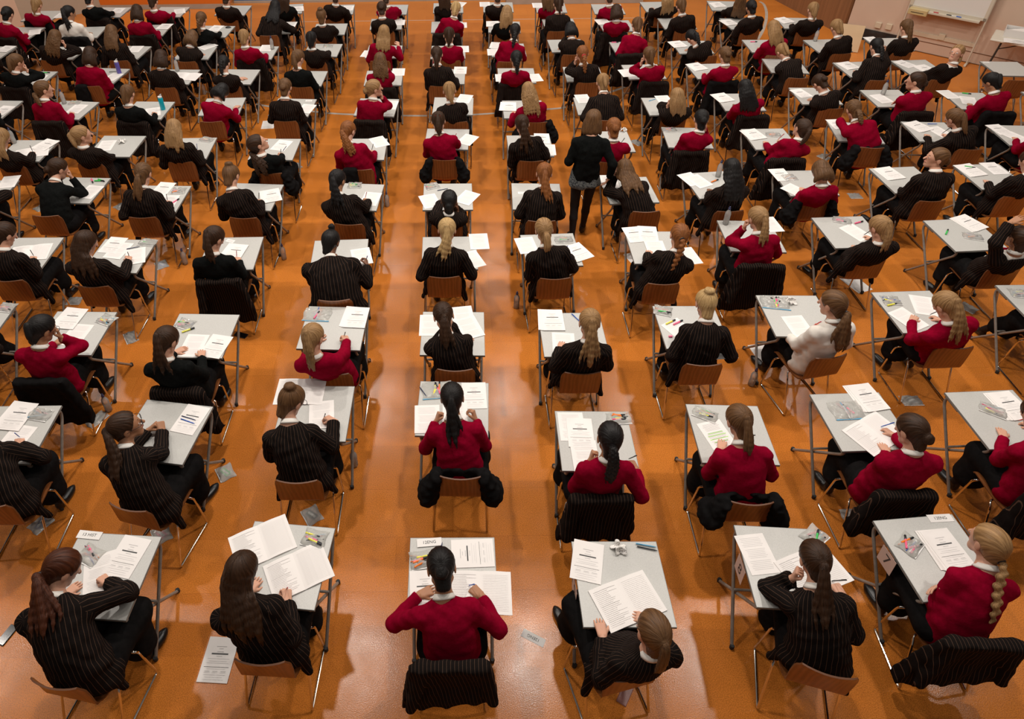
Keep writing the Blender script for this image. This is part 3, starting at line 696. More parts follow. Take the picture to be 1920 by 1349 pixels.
        for k in range(6):
            a_ = k*1.047; e1 = hx*math.cos(a_) + sd_*math.sin(a_); e2 = hx*math.cos(a_+1) + sd_*math.sin(a_+1); prim.append((c + e1*rr_*.9 + upv*.004*k, c + e2*rr_*.9 + upv*.004*k, rr_*.85, rr_*.8))
        if sty == 'U': prim.append((c + upv*.02, c + upv*.03, .022, .018))
    elif sty in 'lb':
        tie = hw_(0, -.02, .115); ln = s.get('len', rng.uniform(.27, .36) if sty == 'l' else .13)
        for k in np.linspace(-1, 1, 9):
            k2 = k*.98; st_ = hw_(k2*.072, -.085*math.sqrt(max(0, 1 - k2*k2*.85)) - .005, .02 - .02*abs(k)); low = hw_(k2*.083, -.09*math.sqrt(max(0, 1 - k2*k2*.92)) - .006, -.075)
            l_ = ln*rng.uniform(.72, 1.1)*(1 - .12*abs(k)); pth = [st_, low]
            if sty == 'l':
                g = back[6] + lat[6]*k2*.09 - fw[6]*.012; pth.append(g*.65 + low*.35 - fw[6]*.01)
                for i in range(5, 0, -1): pth.append(back[i] + lat[i]*(k2*.11 + rng.uniform(-.012, .012) + dx*(1 - i/6)) + fw[i]*(abs(k2)**2*.03) - fw[i]*.012)
            else: pth += [low + V(0, -.012, -.05) + lat[6]*k2*.012, low + V(0, -.01, -.1) + lat[6]*k2*.01]
            p = cut_len(catmull(pth), l_ + .06); R = np.interp(np.linspace(0, 1, 9), [0, .3, .8, 1], [.026, .026, .019, .005]); prim += [(p[i], p[i+1], R[i], R[i+1]) for i in range(8)]
    cur = sty == 'c' or s.get('curly')
    up_ = sty in 'pctdnuU'
    def cap_d(P):
        qd_ = (P - Hf) @ Rf; a_ = qd_.copy(); a_[:, 0] = np.abs(a_[:, 0])
        d = ell(qd_, (0, -.017, .034), (.084, .106, .0925)); d = smin(d, cone(qd_, (0, -.058, -.01), (0, -.047, -.092), .053, .045), .03)
        if not up_: d = smin(d, cone(a_, (.055, -.01, .0), (.062, -.015, -.06), .03, .026), .02)
        f = f4(.857)*(qd_[:, 1] - f4(.02)) - f4(.514)*(qd_[:, 2] + f4(.02)); d = smax(d, f, .008)
        if up_: d = smax(d, -ell(a_, (.085, .0, -.008), (.03, .024, .034)), .006); d = np.maximum(d, -(qd_[:, 2] - .5*qd_[:, 1] + f4(.085)))
        if lod < 2:
            w = qd_ - ((tie - H) @ Rh/HS).astype(f4); an_ = np.arctan2(w[:, 0], w[:, 1]*.8 + w[:, 2]*.6); d = d + f4(.0011)*np.sin(an_*34 + 3*np.sin(w[:, 2]*60))
        return d*f4(HS)
    pr_ = [(np.asarray(a, f4), np.asarray(b, f4), ra, rb) for a, b, ra, rb in prim]
    def hair_fn(P):
        d = cap_d(P); g = np.full(len(P), 1., f4); kk = .004 if sty == 'd' else .016
        for a_, b_, ra, rb in pr_: g = smin(g, cone(P, a_, b_, ra, rb), kk)
        if cur: g = g + f4(.0075)*np.sin(P[:, 0]*150)*np.sin(P[:, 1]*140 + 1)*np.sin(P[:, 2]*145)
        elif lod < 2 and sty in 'plt': g = g + f4(.0016)*np.sin(P[:, 0]*300 + 2*np.sin(P[:, 2]*40) + P[:, 2]*20)
        return smin(d, g, .012)
    pp = [H - .14, H + .15] + [x for a_, b_, ra, rb in prim for x in (a_ - ra, b_ - rb, a_ + ra, b_ + rb)]; pp = np.array(pp)
    v, qd = surf(hair_fn, pp.min(0) - .01, pp.max(0) + .01, h3)
    best = cap_d(v.astype(f4)); own = -np.ones(len(v), int)
    for k, (a_, b_, ra, rb) in enumerate(pr_):
        dd = cone(v.astype(f4), a_, b_, ra, rb); m = dd < best - .002; own[m] = k; best = np.where(m, dd, best)
    w = (v - tie) @ Rh; sv_ = np.stack([np.arctan2(w[:, 0], w[:, 1]*.8 + w[:, 2]*.6)*9, np.linalg.norm(w, axis=1)*9, np.zeros(len(v))], 1)
    for k, (a_, b_, ra, rb) in enumerate(prim):
        m = own == k
        if m.any(): an_, l_ = axes(v[m], a_, b_, V(1, .2, .1)); sv_[m] = np.stack([an_*(5 if sty != 'd' else 3) + (k//8)*3.3, (l_ + k % (8 if sty != 'd' else 14)*np.linalg.norm(b_ - a_))*(9 if sty != 'd' else 40), np.full(m.sum(), 5. + k//8)], 1)
    ob('hair', mesh_quads('hair', v, qd, M['hair_'+col], None, True, {'strand': ('POINT', 'FLOAT_VECTOR', sv_)}), root)
    if sty in 'pctd' and lod < 2 or s.get('band'):
        o = ob('hair_tie', TIES[s.get('band', 'black')], root); dv = Vector(prim[1][1] - prim[0][0] if prim else fh); o.matrix_local = Matrix.LocRotScale(Vector(tie + (nrm(-fh)*.012)), dv.to_track_quat('Z', 'Y'), Vector((1, 1, 1))*(1.05 if not s.get('band') else 1.35))
    if s.get('glasses'):
        o = ob('glasses', GLASSES, root); o.matrix_local = Matrix.Translation(Vector(H)) @ Matrix((Rh*HS).tolist()).to_4x4()
    return root, wr, hdir
# ------------------------------------------------------------------ furniture, one of each, copied for every seat
def desk_meshes():
    mb = MB(); mb.box((0, 0, .711), (.594, .594, .018)); top = mb.build('tabletop', M['laminate'])
    mb = MB(); o, i = .3, .297
    for sx, sy, dx, dy in ((0, -1, .6, .003), (0, 1, .6, .003), (-1, 0, .003, .594), (1, 0, .003, .594)): mb.box((sx*.2985, sy*.2985, .7105), (dx, dy, .0195))
    edge = mb.build('edging', M['edge']); legs = []
    for x in (-1, 1):
        mb = MB(); mb.tube(bend([(x*.279, .12, .688), (x*.279, .276, .688), (x*.279, .268, .62), (x*.279, -.236, .014)], .035), .0125, 0, 10); legs.append((soft(mb.build('leg', M['leg'])), (x*.279, -.239)))
        mb = MB(); mb.tube(bend([(x*.252, -.12, .688), (x*.252, -.276, .688), (x*.252, -.262, .63), (x*.252, .262, .014)], .035), .0125, 0, 10); legs.append((soft(mb.build('leg', M['leg'])), (x*.252, .265)))
    mb = MB(); mb.tube([(-.279, .02, .34), (.279, .02, .34)], .01, 0, 8); bar = soft(mb.build('crossbar', M['leg']))
    mb = MB(); mb.lathe([(.0, .0), (.016, .0), (.017, .03), (.013, .036), (0, .036)], 0, 10); cap = soft(mb.build('foot_cap', M['rubber']))
    return top, edge, legs, bar, cap
DM = desk_meshes()
def make_desk(loc, rz, label, near):
    r = thing('exam_desk', label, 'desk', loc, rz, 'grey exam desks')
    ob('tabletop', DM[0], r); ob('edging', DM[1], r); ob('crossbar', DM[3], r)
    for me, p in DM[2]:
        l = ob('leg', me, r)
        if near: ob('foot_cap', DM[4], l, (p[0], p[1], 0))
    return r
def chair_meshes():
    prof = [(.215, .425), (.205, .44), (.17, .45), (.08, .447), (-.03, .438), (-.11, .434), (-.155, .445), (-.185, .48), (-.2, .54), (-.215, .62), (-.232, .7), (-.25, .785)]
    wid = [.185, .19, .198, .2, .195, .185, .178, .174, .178, .182, .18, .172]; P = catmull([V(0, y, z) for y, z in prof], 3); n = len(P)
    Wd = np.interp(np.linspace(0, 1, n), np.linspace(0, 1, 12), wid); T = np.gradient(P, axis=0); T /= np.linalg.norm(T, axis=1)[:, None]
    Nn = np.stack([T[:, 0]*0, T[:, 2], -T[:, 1]], 1)*-1.0; Nn = np.where((Nn[:, 2] + Nn[:, 1])[:, None] < 0, -Nn, Nn)
    K = 9; v = []; th = .011
    for s_ in (0, 1):
        for i in range(n):
            for k in range(K):
                x = -1 + 2*k/(K-1); cv = .034*x*x*min(1, max(0, (P[i][2] - .5)/.2)) + .012*x*x*(1 if P[i][2] < .47 else 0)
                w = Wd[i]*(1 - .10*max(0, (i/(n-1) - .93)/.07)*abs(x)**6); v.append(P[i] + V(x*w, 0, -.012*abs(x)**5*(i > n-3)) + Nn[i]*(cv - s_*th))
    A = lambda s_, i, k: s_*n*K + i*K + k; f = []; m = []
    for i in range(n-1):
        for k in range(K-1): f += [(A(0,i,k), A(0,i,k+1), A(0,i+1,k+1), A(0,i+1,k)), (A(1,i,k), A(1,i+1,k), A(1,i+1,k+1), A(1,i,k+1))]; m += [0, 0]
        f += [(A(0,i,0), A(0,i+1,0), A(1,i+1,0), A(1,i,0)), (A(0,i,K-1), A(1,i,K-1), A(1,i+1,K-1), A(0,i+1,K-1))]; m += [1, 1]
    for k in range(K-1): f += [(A(0,0,k), A(1,0,k), A(1,0,k+1), A(0,0,k+1)), (A(0,n-1,k), A(0,n-1,k+1), A(1,n-1,k+1), A(1,n-1,k))]; m += [1, 1]
    shell = soft(mesh_py('shell', v, f, [M['ply'], M['plyedge']], m), 45); sl = []
    for x in (-1, 1):
        mb = MB(); pts = [(x*.08, -.03, .418), (x*.2, -.03, .422), (x*.215, -.075, .38), (x*.225, -.215, .012), (x*.225, .2, .012), (x*.21, .17, .39), (x*.195, .15, .424), (x*.08, .15, .43)]
        mb.tube(bend(pts, .022, 4), .0085, 0, 8); sl.append(soft(mb.build('sled_leg', M['chrome'])))
    br = []
    for y in (.15, -.03): mb = MB(); mb.box((0, y, .422), (.2, .03, .012)); br.append(mb.build('seat_bracket', M['rubber']))
    return shell, sl, br
CM = chair_meshes()
def make_chair(loc, rz, label):
    r = thing('plywood_chair', label, 'chair', loc, rz, 'brown plywood chairs'); sh_ = ob('shell', CM[0], r)
    for m_ in CM[1]: ob('sled_leg', m_, r)
    for b_ in CM[2]: ob('seat_bracket', b_, r)
    return r
def coat_mesh(kind, var, cloth):
    """school blazer hung over a chair back, in the chair's own frame"""
    ph = var*1.7
    def fn(P):
        x, y, z = P[:, 0], P[:, 1], P[:, 2]; bk = lambda zz: -.2 - (zz - .54)*.2
        yb = np.where(z > .5, bk(z), bk(.5)); cvx = -.034*(x/.18)**2
        d = np.full(len(P), 1., f4)
        if kind == 1:
            w = .225 + .02*np.sin(ph); f = np.sin(x*38 + ph + 1.5*np.sin(z*9))*.011*np.clip((.8 - z)*3, .1, 1)
            bx = np.abs(x + .02*math.sin(ph)) - (w + (.78 - z)*.12); d = np.maximum(np.abs(y - yb + .006 - .045*np.clip((.74 - z)*2, 0, 1) + cvx*.0 + f + .055*np.clip((.75 - z)*2.2, 0, 1)) - (.03 + .02*np.clip((.78 - z)*2, 0, 1)), bx)
            d = np.maximum(d, z - .806 - .012*np.sin(x*9 + ph)); d = np.maximum(d, (.22 + .05*math.sin(ph*2) + .25*x*math.sin(ph)) - z)
            d = smin(d, flat(P, (-.17, -.245, .775), (.17, -.245, .775), .042, .042, (0, 0, 1), .8), .03)
            for sx in (-1, 1): d = smin(d, cone(P, (sx*.185, -.24, .75), (sx*(.25 + .02*math.sin(ph+sx)), -.27 + .05*math.sin(ph*3+sx), .36), .055, .04), .03)
        elif kind == 2:
            for sx in (-1, 1):
                d = smin(d, flat(P, (sx*.19, -.2, .74), (sx*.25, -.2, .56), .05, .075, (0, 1, 0), 1.5), .03); d = smin(d, ell(P, (sx*.25, -.17, .5 - .05*sx*math.sin(ph)), (.085, .13, .09)), .04)
            d = smin(d, flat(P, (-.19, -.135, .7), (.19, -.135, .7), .022, .022, (0, 0, 1), 2.4), .02)
            d = d + f4(.01)*np.sin(x*40 + ph + 2*np.sin(y*30))*np.sin(y*45 + 3*np.sin(z*32 + ph))
        else:
            sx = -1
            d = smin(d, flat(P, (sx*.12, -.245, .77), (sx*.13, -.26, .45), .05, .06, (1, 0, 0), 1.9), .03); d = smin(d, cone(P, (sx*.2, -.25, .72), (sx*.23, -.27, .36), .05, .045), .03)
        shell_ = np.maximum(np.abs(y - bk(z)) - .006, np.maximum(np.abs(x) - .186, z - .79)); n = np.sin(x*41 + ph + 2*np.sin(z*17))*np.sin(z*23 + ph*2 + 2*np.sin(y*19))
        return d + f4(.005)*n
    v, q = surf(fn, (-.36, -.45, .2), (.36, .02, .83), .0155); st = v[q.ravel()]; s_ = st[:, 0] + .5 + .15*st[:, 2]*math.sin(ph)
    return mesh_quads('draped_blazer', v, q, M[cloth], None, True, {'stripe': ('CORNER', 'FLOAT', s_)})
COATS = {}
def make_coat(kind, var, cloth, loc, rz, label):
    k = (kind, var, cloth)
    if k not in COATS: COATS[k] = coat_mesh(kind, var, cloth)
    o = ob('school_blazer', COATS[k], None, loc, rz); return tag(o, label, 'blazer', 'blazers over chair backs')
# ------------------------------------------------------------------ paper, pens, bags, bottles
def paper_mesh(kind):
    mb = MB(); rng = np.random.default_rng(ord(kind)); w, h = .21, .297; t = {'S': .009, 'A': .0035, 'V': .0012, 'B': .0012, 'O': .004, 'N': .001, 'K': .001}[kind]
    if kind == 'O':
        for sx in (-1, 1):
            n = 6; v = []
            for i in range(n+1):
                x = sx*w*i/n; z = t + .006*math.sin(PI*min(1, i/n*1.2))*(1 if i < n else .3); v += [(x, -h/2, z), (x, h/2, z), (x, -h/2, 0), (x, h/2, 0)]
            f = []
            for i in range(n):
                a, b = 4*i, 4*i+4; q = [(a, b, b+1, a+1), (a+2, a+3, b+3, b+2), (a, a+2, b+2, b), (a+1, b+1, b+3, a+3)]; f += q if sx > 0 else [x[::-1] for x in q]
            q = (4*n, 4*n+2, 4*n+3, 4*n+1); f.append(q if sx > 0 else q[::-1]); mb.add(v, f, 0)
            for k in range(22):
                yy = h/2 - .03 - k*.0115
                if yy < -h/2 + .02: break
                L_ = w*.8*(1 if sx > 0 else rng.uniform(.55, 1)); x0 = sx*w/2 - w*.4
                for j in range(4):
                    xa, xb = x0 + L_*j/4, x0 + L_*(j+1)/4; za = [t + .0075*math.sin(PI*min(1, abs(x)/w*1.2)) + .0006 for x in (xa, xb)]
                    mb.add([(xa, yy, za[0]), (xb, yy, za[1]), (xb, yy + (.0012 if sx > 0 else .0022), za[1]), (xa, yy + (.0012 if sx > 0 else .0022), za[0])], [(0, 1, 2, 3)], 1 if sx > 0 else 1 + (k % 9 == 0))
        return mb.build('paper_open', [M['paper'], M['faint'], M['ink']])
    if kind in 'NK': w, h = (.175, .062) if kind == 'N' else (.1, .055)
    ns = {'S': 4, 'A': 1}.get(kind, 1)
    for i in range(ns):
        a = (i - ns/2)*.02; R = np.array([[math.cos(a), -math.sin(a), 0], [math.sin(a), math.cos(a), 0], [0, 0, 1]]); tt = t/ns
        mb.box((.004*(i % 2)*1.5 - .01*(ns - 1 - i), -.003*i, tt*(i + .5)), (w, h, tt*.92), 0, R)
    z = t + .0006; R2 = np.eye(3)
    if ns > 1: a = (ns - 1 - ns/2)*.02; R2 = np.array([[math.cos(a), -math.sin(a), 0], [math.sin(a), math.cos(a), 0], [0, 0, 1]])
    def bar(cx, cy, bw, bh, m):
        p = np.array([(cx-bw/2, cy-bh/2, 0), (cx+bw/2, cy-bh/2, 0), (cx+bw/2, cy+bh/2, 0), (cx-bw/2, cy+bh/2, 0)]) @ R2.T
        mb.add(p + V(.006 if ns > 1 else 0, -.009 if ns > 1 else 0, z), [(0, 1, 2, 3)], m)
    if kind in 'AS':
        for y, bw, bh, m in ((.085, .07, .004, 1), (.07, .03, .003, 1), (.05, .045, .004, 1), (.036, .115, .009, 2), (.02, .04, .003, 1), (.004, .15, .0025, 3), (-.012, .12, .0025, 3), (-.024, .15, .0025, 3), (-.05, .17, .0022, 2), (-.062, .13, .002, 3), (-.1, .15, .0025, 3), (-.115, .12, .002, 3), (-.13, .14, .002, 3)): bar(0, y, bw, bh, m)
        for x in (-.055, 0, .055): bar(x, -.078, .035, .003, 1); bar(x, -.086, .04, .002, 3)
    elif kind in 'BV':
        for k in range(20):
            y = .12 - k*.0122
            if k % 7 != 6: bar(-.005*rng.random(), y, .155*rng.uniform(.75, 1), .003, 3 if kind == 'B' else 1)
        if kind == 'V':
            for y, bw in ((.03, .13), (.005, .16), (-.03, .16), (-.06, .12)): bar(0, y, bw, .009, 4)
    elif kind == 'K':
        for y in (.01, 0, -.01): bar(0, y, .07, .003, 1)
    return mb.build('paper', [M['cover'] if kind == 'N' else M['paper'], M['ink'], M['black_ink'], M['faint'], M['green_ink']])
PM = {}
def text_mesh(txt, size, m):
    cu = bpy.data.curves.new('lettering', 'FONT'); cu.body = txt; cu.size = size; cu.align_x = 'CENTER'; cu.align_y = 'CENTER'; cu.extrude = .0003; cu.resolution_u = 3
    t = bpy.data.objects.new('lettering', cu); C.objects.link(t); dg = bpy.context.evaluated_depsgraph_get(); me = bpy.data.meshes.new_from_object(t.evaluated_get(dg)); bpy.data.objects.remove(t); bpy.data.curves.remove(cu)
    me.name = 'lettering'; me.materials.clear(); me.materials.append(m); return me
def pen_meshes():
    out = {}
    for c in ('blue', 'black', 'red', 'orange', 'white', 'lightblue', 'pink', 'navy_plastic'):
        mb = MB(); mb.tube([(-.07, 0, .0045), (-.066, 0, .0045), (.05, 0, .0045), (.064, 0, .0045), (.073, 0, .0045)], [.003, .0042, .0042, .003, .0006], 0, 8); mb.box((-.045, 0, .0095), (.04, .003, .0015), 0); out[c] = soft(mb.build('pen', M[c]))
    hl = {}
    for c in ('yellow', 'green', 'orange', 'pink'):
        mb = MB(); mb.tube([(-.06, 0, .0085), (-.057, 0, .0085), (.025, 0, .0085), (.028, 0, .0085)], [.006, .0085, .0085, .006], 0, 10); b = soft(mb.build('highlighter', M[c]))
        mb = MB(); mb.tube([(.022, 0, .0085), (.024, 0, .0085), (.058, 0, .0085), (.062, 0, .0085)], [.0088, .0092, .0085, .006], 0, 10); hl[c] = (b, soft(mb.build('cap', M['black'])))
    return out, hl
PENS, HLS = pen_meshes()
def bag_mesh(w, h, seed, zip_=False):
    rng = np.random.default_rng(seed); n, m = 15, 11; v = []; ph = rng.uniform(0, 6, 6)
    for s_ in (1, 0):
        for i in range(n):
            for j in range(m):
                x, y = -1 + 2*i/(n-1), -1 + 2*j/(m-1); e = max(0, (1 - abs(x)**6)*(1 - abs(y)**6)); k = .5*math.sin(x*7 + ph[0] + 2*math.sin(y*5 + ph[1])) + .5*math.sin(y*9 + ph[2] + 2*math.sin(x*6 + ph[3]))
                v.append((x*w/2*(1 + .05*math.sin(y*4 + ph[4])), y*h/2*(1 + .05*math.sin(x*4 + ph[5])), .0012 + (s_*e*(.019 + .006*k) + s_*.0012*(1 + k))))
    A = lambda s_, i, j: (0 if s_ else n*m) + i*m + j
    f = [(A(1,i,j), A(1,i+1,j), A(1,i+1,j+1), A(1,i,j+1)) for i in range(n-1) for j in range(m-1)] + [(A(0,i,j), A(0,i,j+1), A(0,i+1,j+1), A(0,i+1,j)) for i in range(n-1) for j in range(m-1)]
    me = mesh_py('pouch', v, f, M['clear'], None, True); mb = MB(); mb.box((0, -h/2*.96, .004), (w*.98, .008, .005), 0); return me, mb.build('zip_seal', M['lightblue'] if zip_ else M['white'])
BAGS = [bag_mesh(.2, .13, 1), bag_mesh(.17, .14, 2), bag_mesh(.27, .2, 3, True)]
def bottle_meshes():
    mb = MB(); mb.lathe([(0, .004), (.028, .002), (.033, .01), (.0335, .05), (.031, .075), (.0335, .1), (.0335, .14), (.026, .165), (.014, .185), (.0125, .2)], 0, 18); body = soft(mb.build('bottle_body', M['clear_hard']), 50)
    mb = MB(); mb.lathe([(0, .006), (.029, .006), (.031, .05), (.029, .072), (.0, .073)], 0, 14); wat = soft(mb.build('water', M['clear']), 50)
    mb = MB(); mb.lathe([(.0, .196), (.0145, .196), (.0145, .212), (.009, .218), (.008, .232), (.0, .234)], 0, 12); cap = soft(mb.build('cap', M['navy_plastic']))
    mb = MB(); mb.lathe([(.0338, .1), (.0341, .101), (.0341, .138), (.0338, .139)], 0, 18); lab = soft(mb.build('bottle_label', M['lightblue']))
    mb = MB(); mb.lathe([(0, 0), (.034, 0), (.036, .02), (.034, .1), (.036, .17), (.03, .185), (0, .187)], 0, 18); jb = soft(mb.build('bottle_body', M['cyan']), 50); pb = jb.copy(); pb.materials.clear(); pb.materials.append(M['purple'])
    mb = MB(); mb.lathe([(0, .186), (.03, .186), (.03, .205), (0, .21)], 0, 14); mb.tube([(0, 0, .205), (.005, 0, .225), (.028, 0, .236)], .007, 0, 8); jc = soft(mb.build('lid', M['white']), 50)
    return body, wat, cap, lab, jb, pb, jc
BT = bottle_meshes()
def tissue_mesh():
    def fn(P):
        x, y, z = P[:, 0], P[:, 1], P[:, 2]; s_ = .022 + .014*np.sin(x*55 + 3*np.sin(y*40)) + .012*np.sin(y*63 + 2*np.sin(x*50)); return np.maximum(np.abs(z - s_*np.clip(1 - (np.sqrt(x*x + y*y)/.075)**2, .15, 1)) - .005, np.sqrt((x*1.2)**2 + y*y) - .055 - .014*np.sin(np.arctan2(y, x)*5))
    v, q = surf(fn, (-.08, -.08, -.004), (.08, .08, .06), .006); v[:, 2] -= v[:, 2].min(); return mesh_quads('tissue', v, q, M['tissue'])
TISSUE = tissue_mesh()
ORD = ['', 'first', 'second', 'third', 'fourth', 'fifth', 'sixth', 'seventh', 'eighth', 'ninth', 'tenth', 'eleventh']
def where(sid):
    c, r = sid.split('-'); k = int(c[1:])
    col = 'centre column' if c == 'C0' else f'{ORD[k]} column {"left" if c[0] == "L" else "right"} of centre'
    return f'{ORD[int(r)]} row, {col}'
USED = {}
def uniq(lab, alts=()):
    """a label nobody else carries yet"""
    for l in (lab, *alts):
        if l not in USED: USED[l] = 1; return l
    for w in ('another', 'one more', 'a further', 'yet another', 'still another', 'an extra'):
        l = f'{w} {lab}'
        if l not in USED: USED[l] = 1; return l
    USED[lab] += 1; return lab
def rot(v, a): c, s = math.cos(a), math.sin(a); return np.array([c*v[0] - s*v[1], s*v[0] + c*v[1]])
LOCD = dict(a=(-.3, .3), b=(.3, .3), c=(.3, -.3), d=(-.3, -.3))
def solve_desk(cs):
    ks = list(cs); Wp = np.array([at(*cs[k], .72)[:2] for k in ks]); Lp = np.array([LOCD[k] for k in ks])
    if len(ks) == 1: return Wp[0] - Lp[0], 0.
    wm, lm = Wp.mean(0), Lp.mean(0); A, Bq = Wp - wm, Lp - lm
    t = math.atan2((Bq[:, 0]*A[:, 1] - Bq[:, 1]*A[:, 0]).sum(), (Bq*A).sum() + .05); t = max(-.16, min(.16, t)); return wm - rot(lm, t), t
OVER = eval('''{
"C0-1":dict(hp=62,Ls=.57,sz=1.02,L=((806,1108),.735,(.9,.4,0)),R=((886,1104),.735,(-.7,.7,-.1)),pole=dict(L=(-.8,-.5,-.4),R=(.7,-.5,-.6))),
"C0-2":dict(len=.42,hp=25,L=((823,775),.8,(.3,.6,.7),(-.8,0,.4),"fist"),R=((887,772),.8,(-.3,.6,.7),(.8,0,.4),"pen")),
"C0-3":dict(hp=60),"C0-5":dict(Ls=.5,hp=10),"C0-4":dict(len=.42,hx=-.22),"R1-4":dict(len=.2,hx=-.15),"R2-10":dict(len=.3),"C0-10":dict(curly=1),"C0-6":dict(band="red",sz=1.05),
"L1-1":dict(hy=25,hp=32,len=.42,sz=1.05,R=((537,1108),.765,(-.3,.9,.1),(.5,0,.8),"pen")),
"L1-2":dict(hy=38,hp=42,glasses=1,R=((612,783),.76,(-.8,.5,-.1),(.2,.3,.9),"pen")),"L1-3":dict(len=.38,hy=20),"L1-4":dict(sz=1.4,hy=20,R=((686,487),.78,(-.2,.8,.4),(.8,.2,.4),"pen")),
"L1-5":dict(len=.45,hy=25),"L1-6":dict(curly=1,hy=30,len=.36),"L1-7":dict(hy=65,hp=2),"L1-8":dict(curly=1),"L1-9":dict(len=.3),
"L2-1":dict(cy=-9,hy=45,hp=45,len=.4,curly=0,sz=1.2,R=((190,1083),.75,(-.9,.4,0),(.2,.2,.9),"fist"),pole=dict(R=(1,.1,.1))),
"L2-2":dict(cy=-10,hy=45,hp=-5,len=.42,glasses=1,sz=1.12,L=((292,795),.8,(.6,.6,.5),(-.6,0,.7),"fist"),R=((300,793),.8,(-.5,.6,.5),(.6,0,.7),"fist")),
"L2-3":dict(hy=25,len=.4,L=((342,655),.735,(.7,.6,0)),R=((378,660),.75,(-.3,.9,-.1),(.2,0,1),"flat")),"L2-4":dict(hy=35,len=.36),"L2-5":dict(hy=15,hp=45),"L2-6":dict(hy=60,hp=-25,len=.42,curly=1),"L2-8":dict(hy=30),
"L3-3":dict(hy=35,glasses=1,len=.18),"L3-4":dict(hy=35,len=.36,R=((241,482),.765,(-.3,.9,0),(.4,0,.9),"pen")),"L4-4":dict(hy=35,hp=35),"L4-5":dict(hy=40),"L4-6":dict(hy=55,hp=0,len=.22),"L3-7":dict(hp=75),
"L5-7":dict(hy=50,hp=5),"L5-6":dict(hy=20),"L2-10":dict(hp=20),
"R1-1":dict(cy=14,Ls=.62,hp=10,L=((1125,1172),.735,(.2,.97,-.1)),R=((1196,1157),.735,(-.8,.5,-.1)),len=.26),
"R1-2":dict(L=((1112,848),.86,(.3,.5,.8),(-.8,.2,.3),"fist"),R=((1183,866),.74,(-.3,.9,0),(.3,0,.9),"pen")),
"R1-3":dict(len=.5),"R1-5":dict(len=.42,hx=.16),"R1-6":dict(len=.46),"R1-7":dict(curly=1,len=.36),"R2-1":dict(cy=-14,R=((1566,1098),.735,(-.5,.85,0)),hy=-12,len=.42,hp=30,L=((1495,1070),1.0,(.1,.2,.97),(-.9,.2,0),"fist")),
"R2-2":dict(hy=-8),"R2-3":dict(len=.2),"R2-4":dict(len=.36,hx=-.12),"R2-5":dict(hy=10,len=.34),"R2-7":dict(len=.2),"R2-8":dict(band="red"),
"R3-1":dict(cy=-6,hy=-15,hp=10,len=.42,sz=1.05),"R3-2":dict(hy=-20,hp=30,sz=1.12,L=((1655,836),.735,(.1,.97,-.1))),
"R3-3":dict(cy=12,hy=-25,len=.42,R=((1530,610),.765,(-.8,.5,-.1),(.3,.2,.9),"pen")),"R3-4":dict(len=.34,hy=-15),"R3-5":dict(len=.42),"R3-7":dict(len=.24),"R4-3":dict(hy=-15,hp=42,len=.46,sz=1.1,L=((1715,595),.735,(.7,.7,0))),
"R4-4":dict(hy=-15,len=.36,L=((1603,463),.735,(.6,.8,0))),"R4-5":dict(hp=62,Ls=.58),"R4-6":dict(band="red",hy=-15,hp=0,len=.24,Ls=.6),"R5-4":dict(open=1,hy=-10,Ls=.64,hx=0),"R5-5":dict(hy=-75,hp=-5,sz=1.15),"R6-5":dict(hy=-15),
"R6-6":dict(hy=-25,hp=25,len=.3),"R6-7":dict(hy=-55,hp=5,sz=1.15),"R7-8":dict(open=1,hy=-125,hp=-18,len=.3,Ls=.66),"R7-7":dict(hy=-30,len=.2),"R6-8":dict(R=((1658,88),1.05,(-.1,.2,.97),(.8,.2,0),"pen")),
"R5-6":dict(len=.22),"R7-9":dict(len=.4),"R5-9":dict(curly=0),"R4-7":dict(len=.36),"R5-11":dict(hp=-10),"L6-8":dict(len=.26,hy=30),"L6-9":dict(curly=1),"L7-11":dict(len=.3),"L6-10":dict(len=.42,hy=40,hp=25),"R1-10":dict(len=.26),"L4-3":dict(feet=.15),"R5-3":dict(feet=.25)
}''')
HAIRW = {'k': 'black', 'd': 'dark brown', 'm': 'brown', 'f': 'fair brown', 'y': 'blonde', 'g': 'ginger', 'a': 'auburn'}
STYW = {'p': 'ponytail', 't': 'loose ponytail', 'd': 'braid', 'n': 'low bun', 'u': 'bun', 'U': 'topknot', 'l': 'long loose hair', 'b': 'short hair', 'c': 'curly ponytail'}
TOPW = {'B': 'dark pinstripe blazer', 'R': 'maroon jumper', 'K': 'black cardigan', 'W': 'white blouse'}
POSW = {'w': 'writing', 'f': 'head down on folded arms', 's': 'slumped with one arm stretched out', 'c': 'chin on a hand', 'C': 'chin on a hand', 'b': 'head in both hands', 'l': 'sitting back', 'o': 'arms raised over the head', 't': 'leaning back reading', 'k': 'hands clasped', 'g': 'arms folded', 'h': 'holding up a paper', 'x': 'standing'}
SKINS = dict.fromkeys('L1-4 L2-9 C0-5 R3-5 R4-7'.split(), 'brown'); SKINS.update(dict.fromkeys('C0-1 C0-2 L2-2 L3-3 L1-5 L6-10 R1-2 R1-8 R1-9 R7-7 L3-10 R5-10 R5-4'.split(), 'tan'))
DESKS = {}
import os
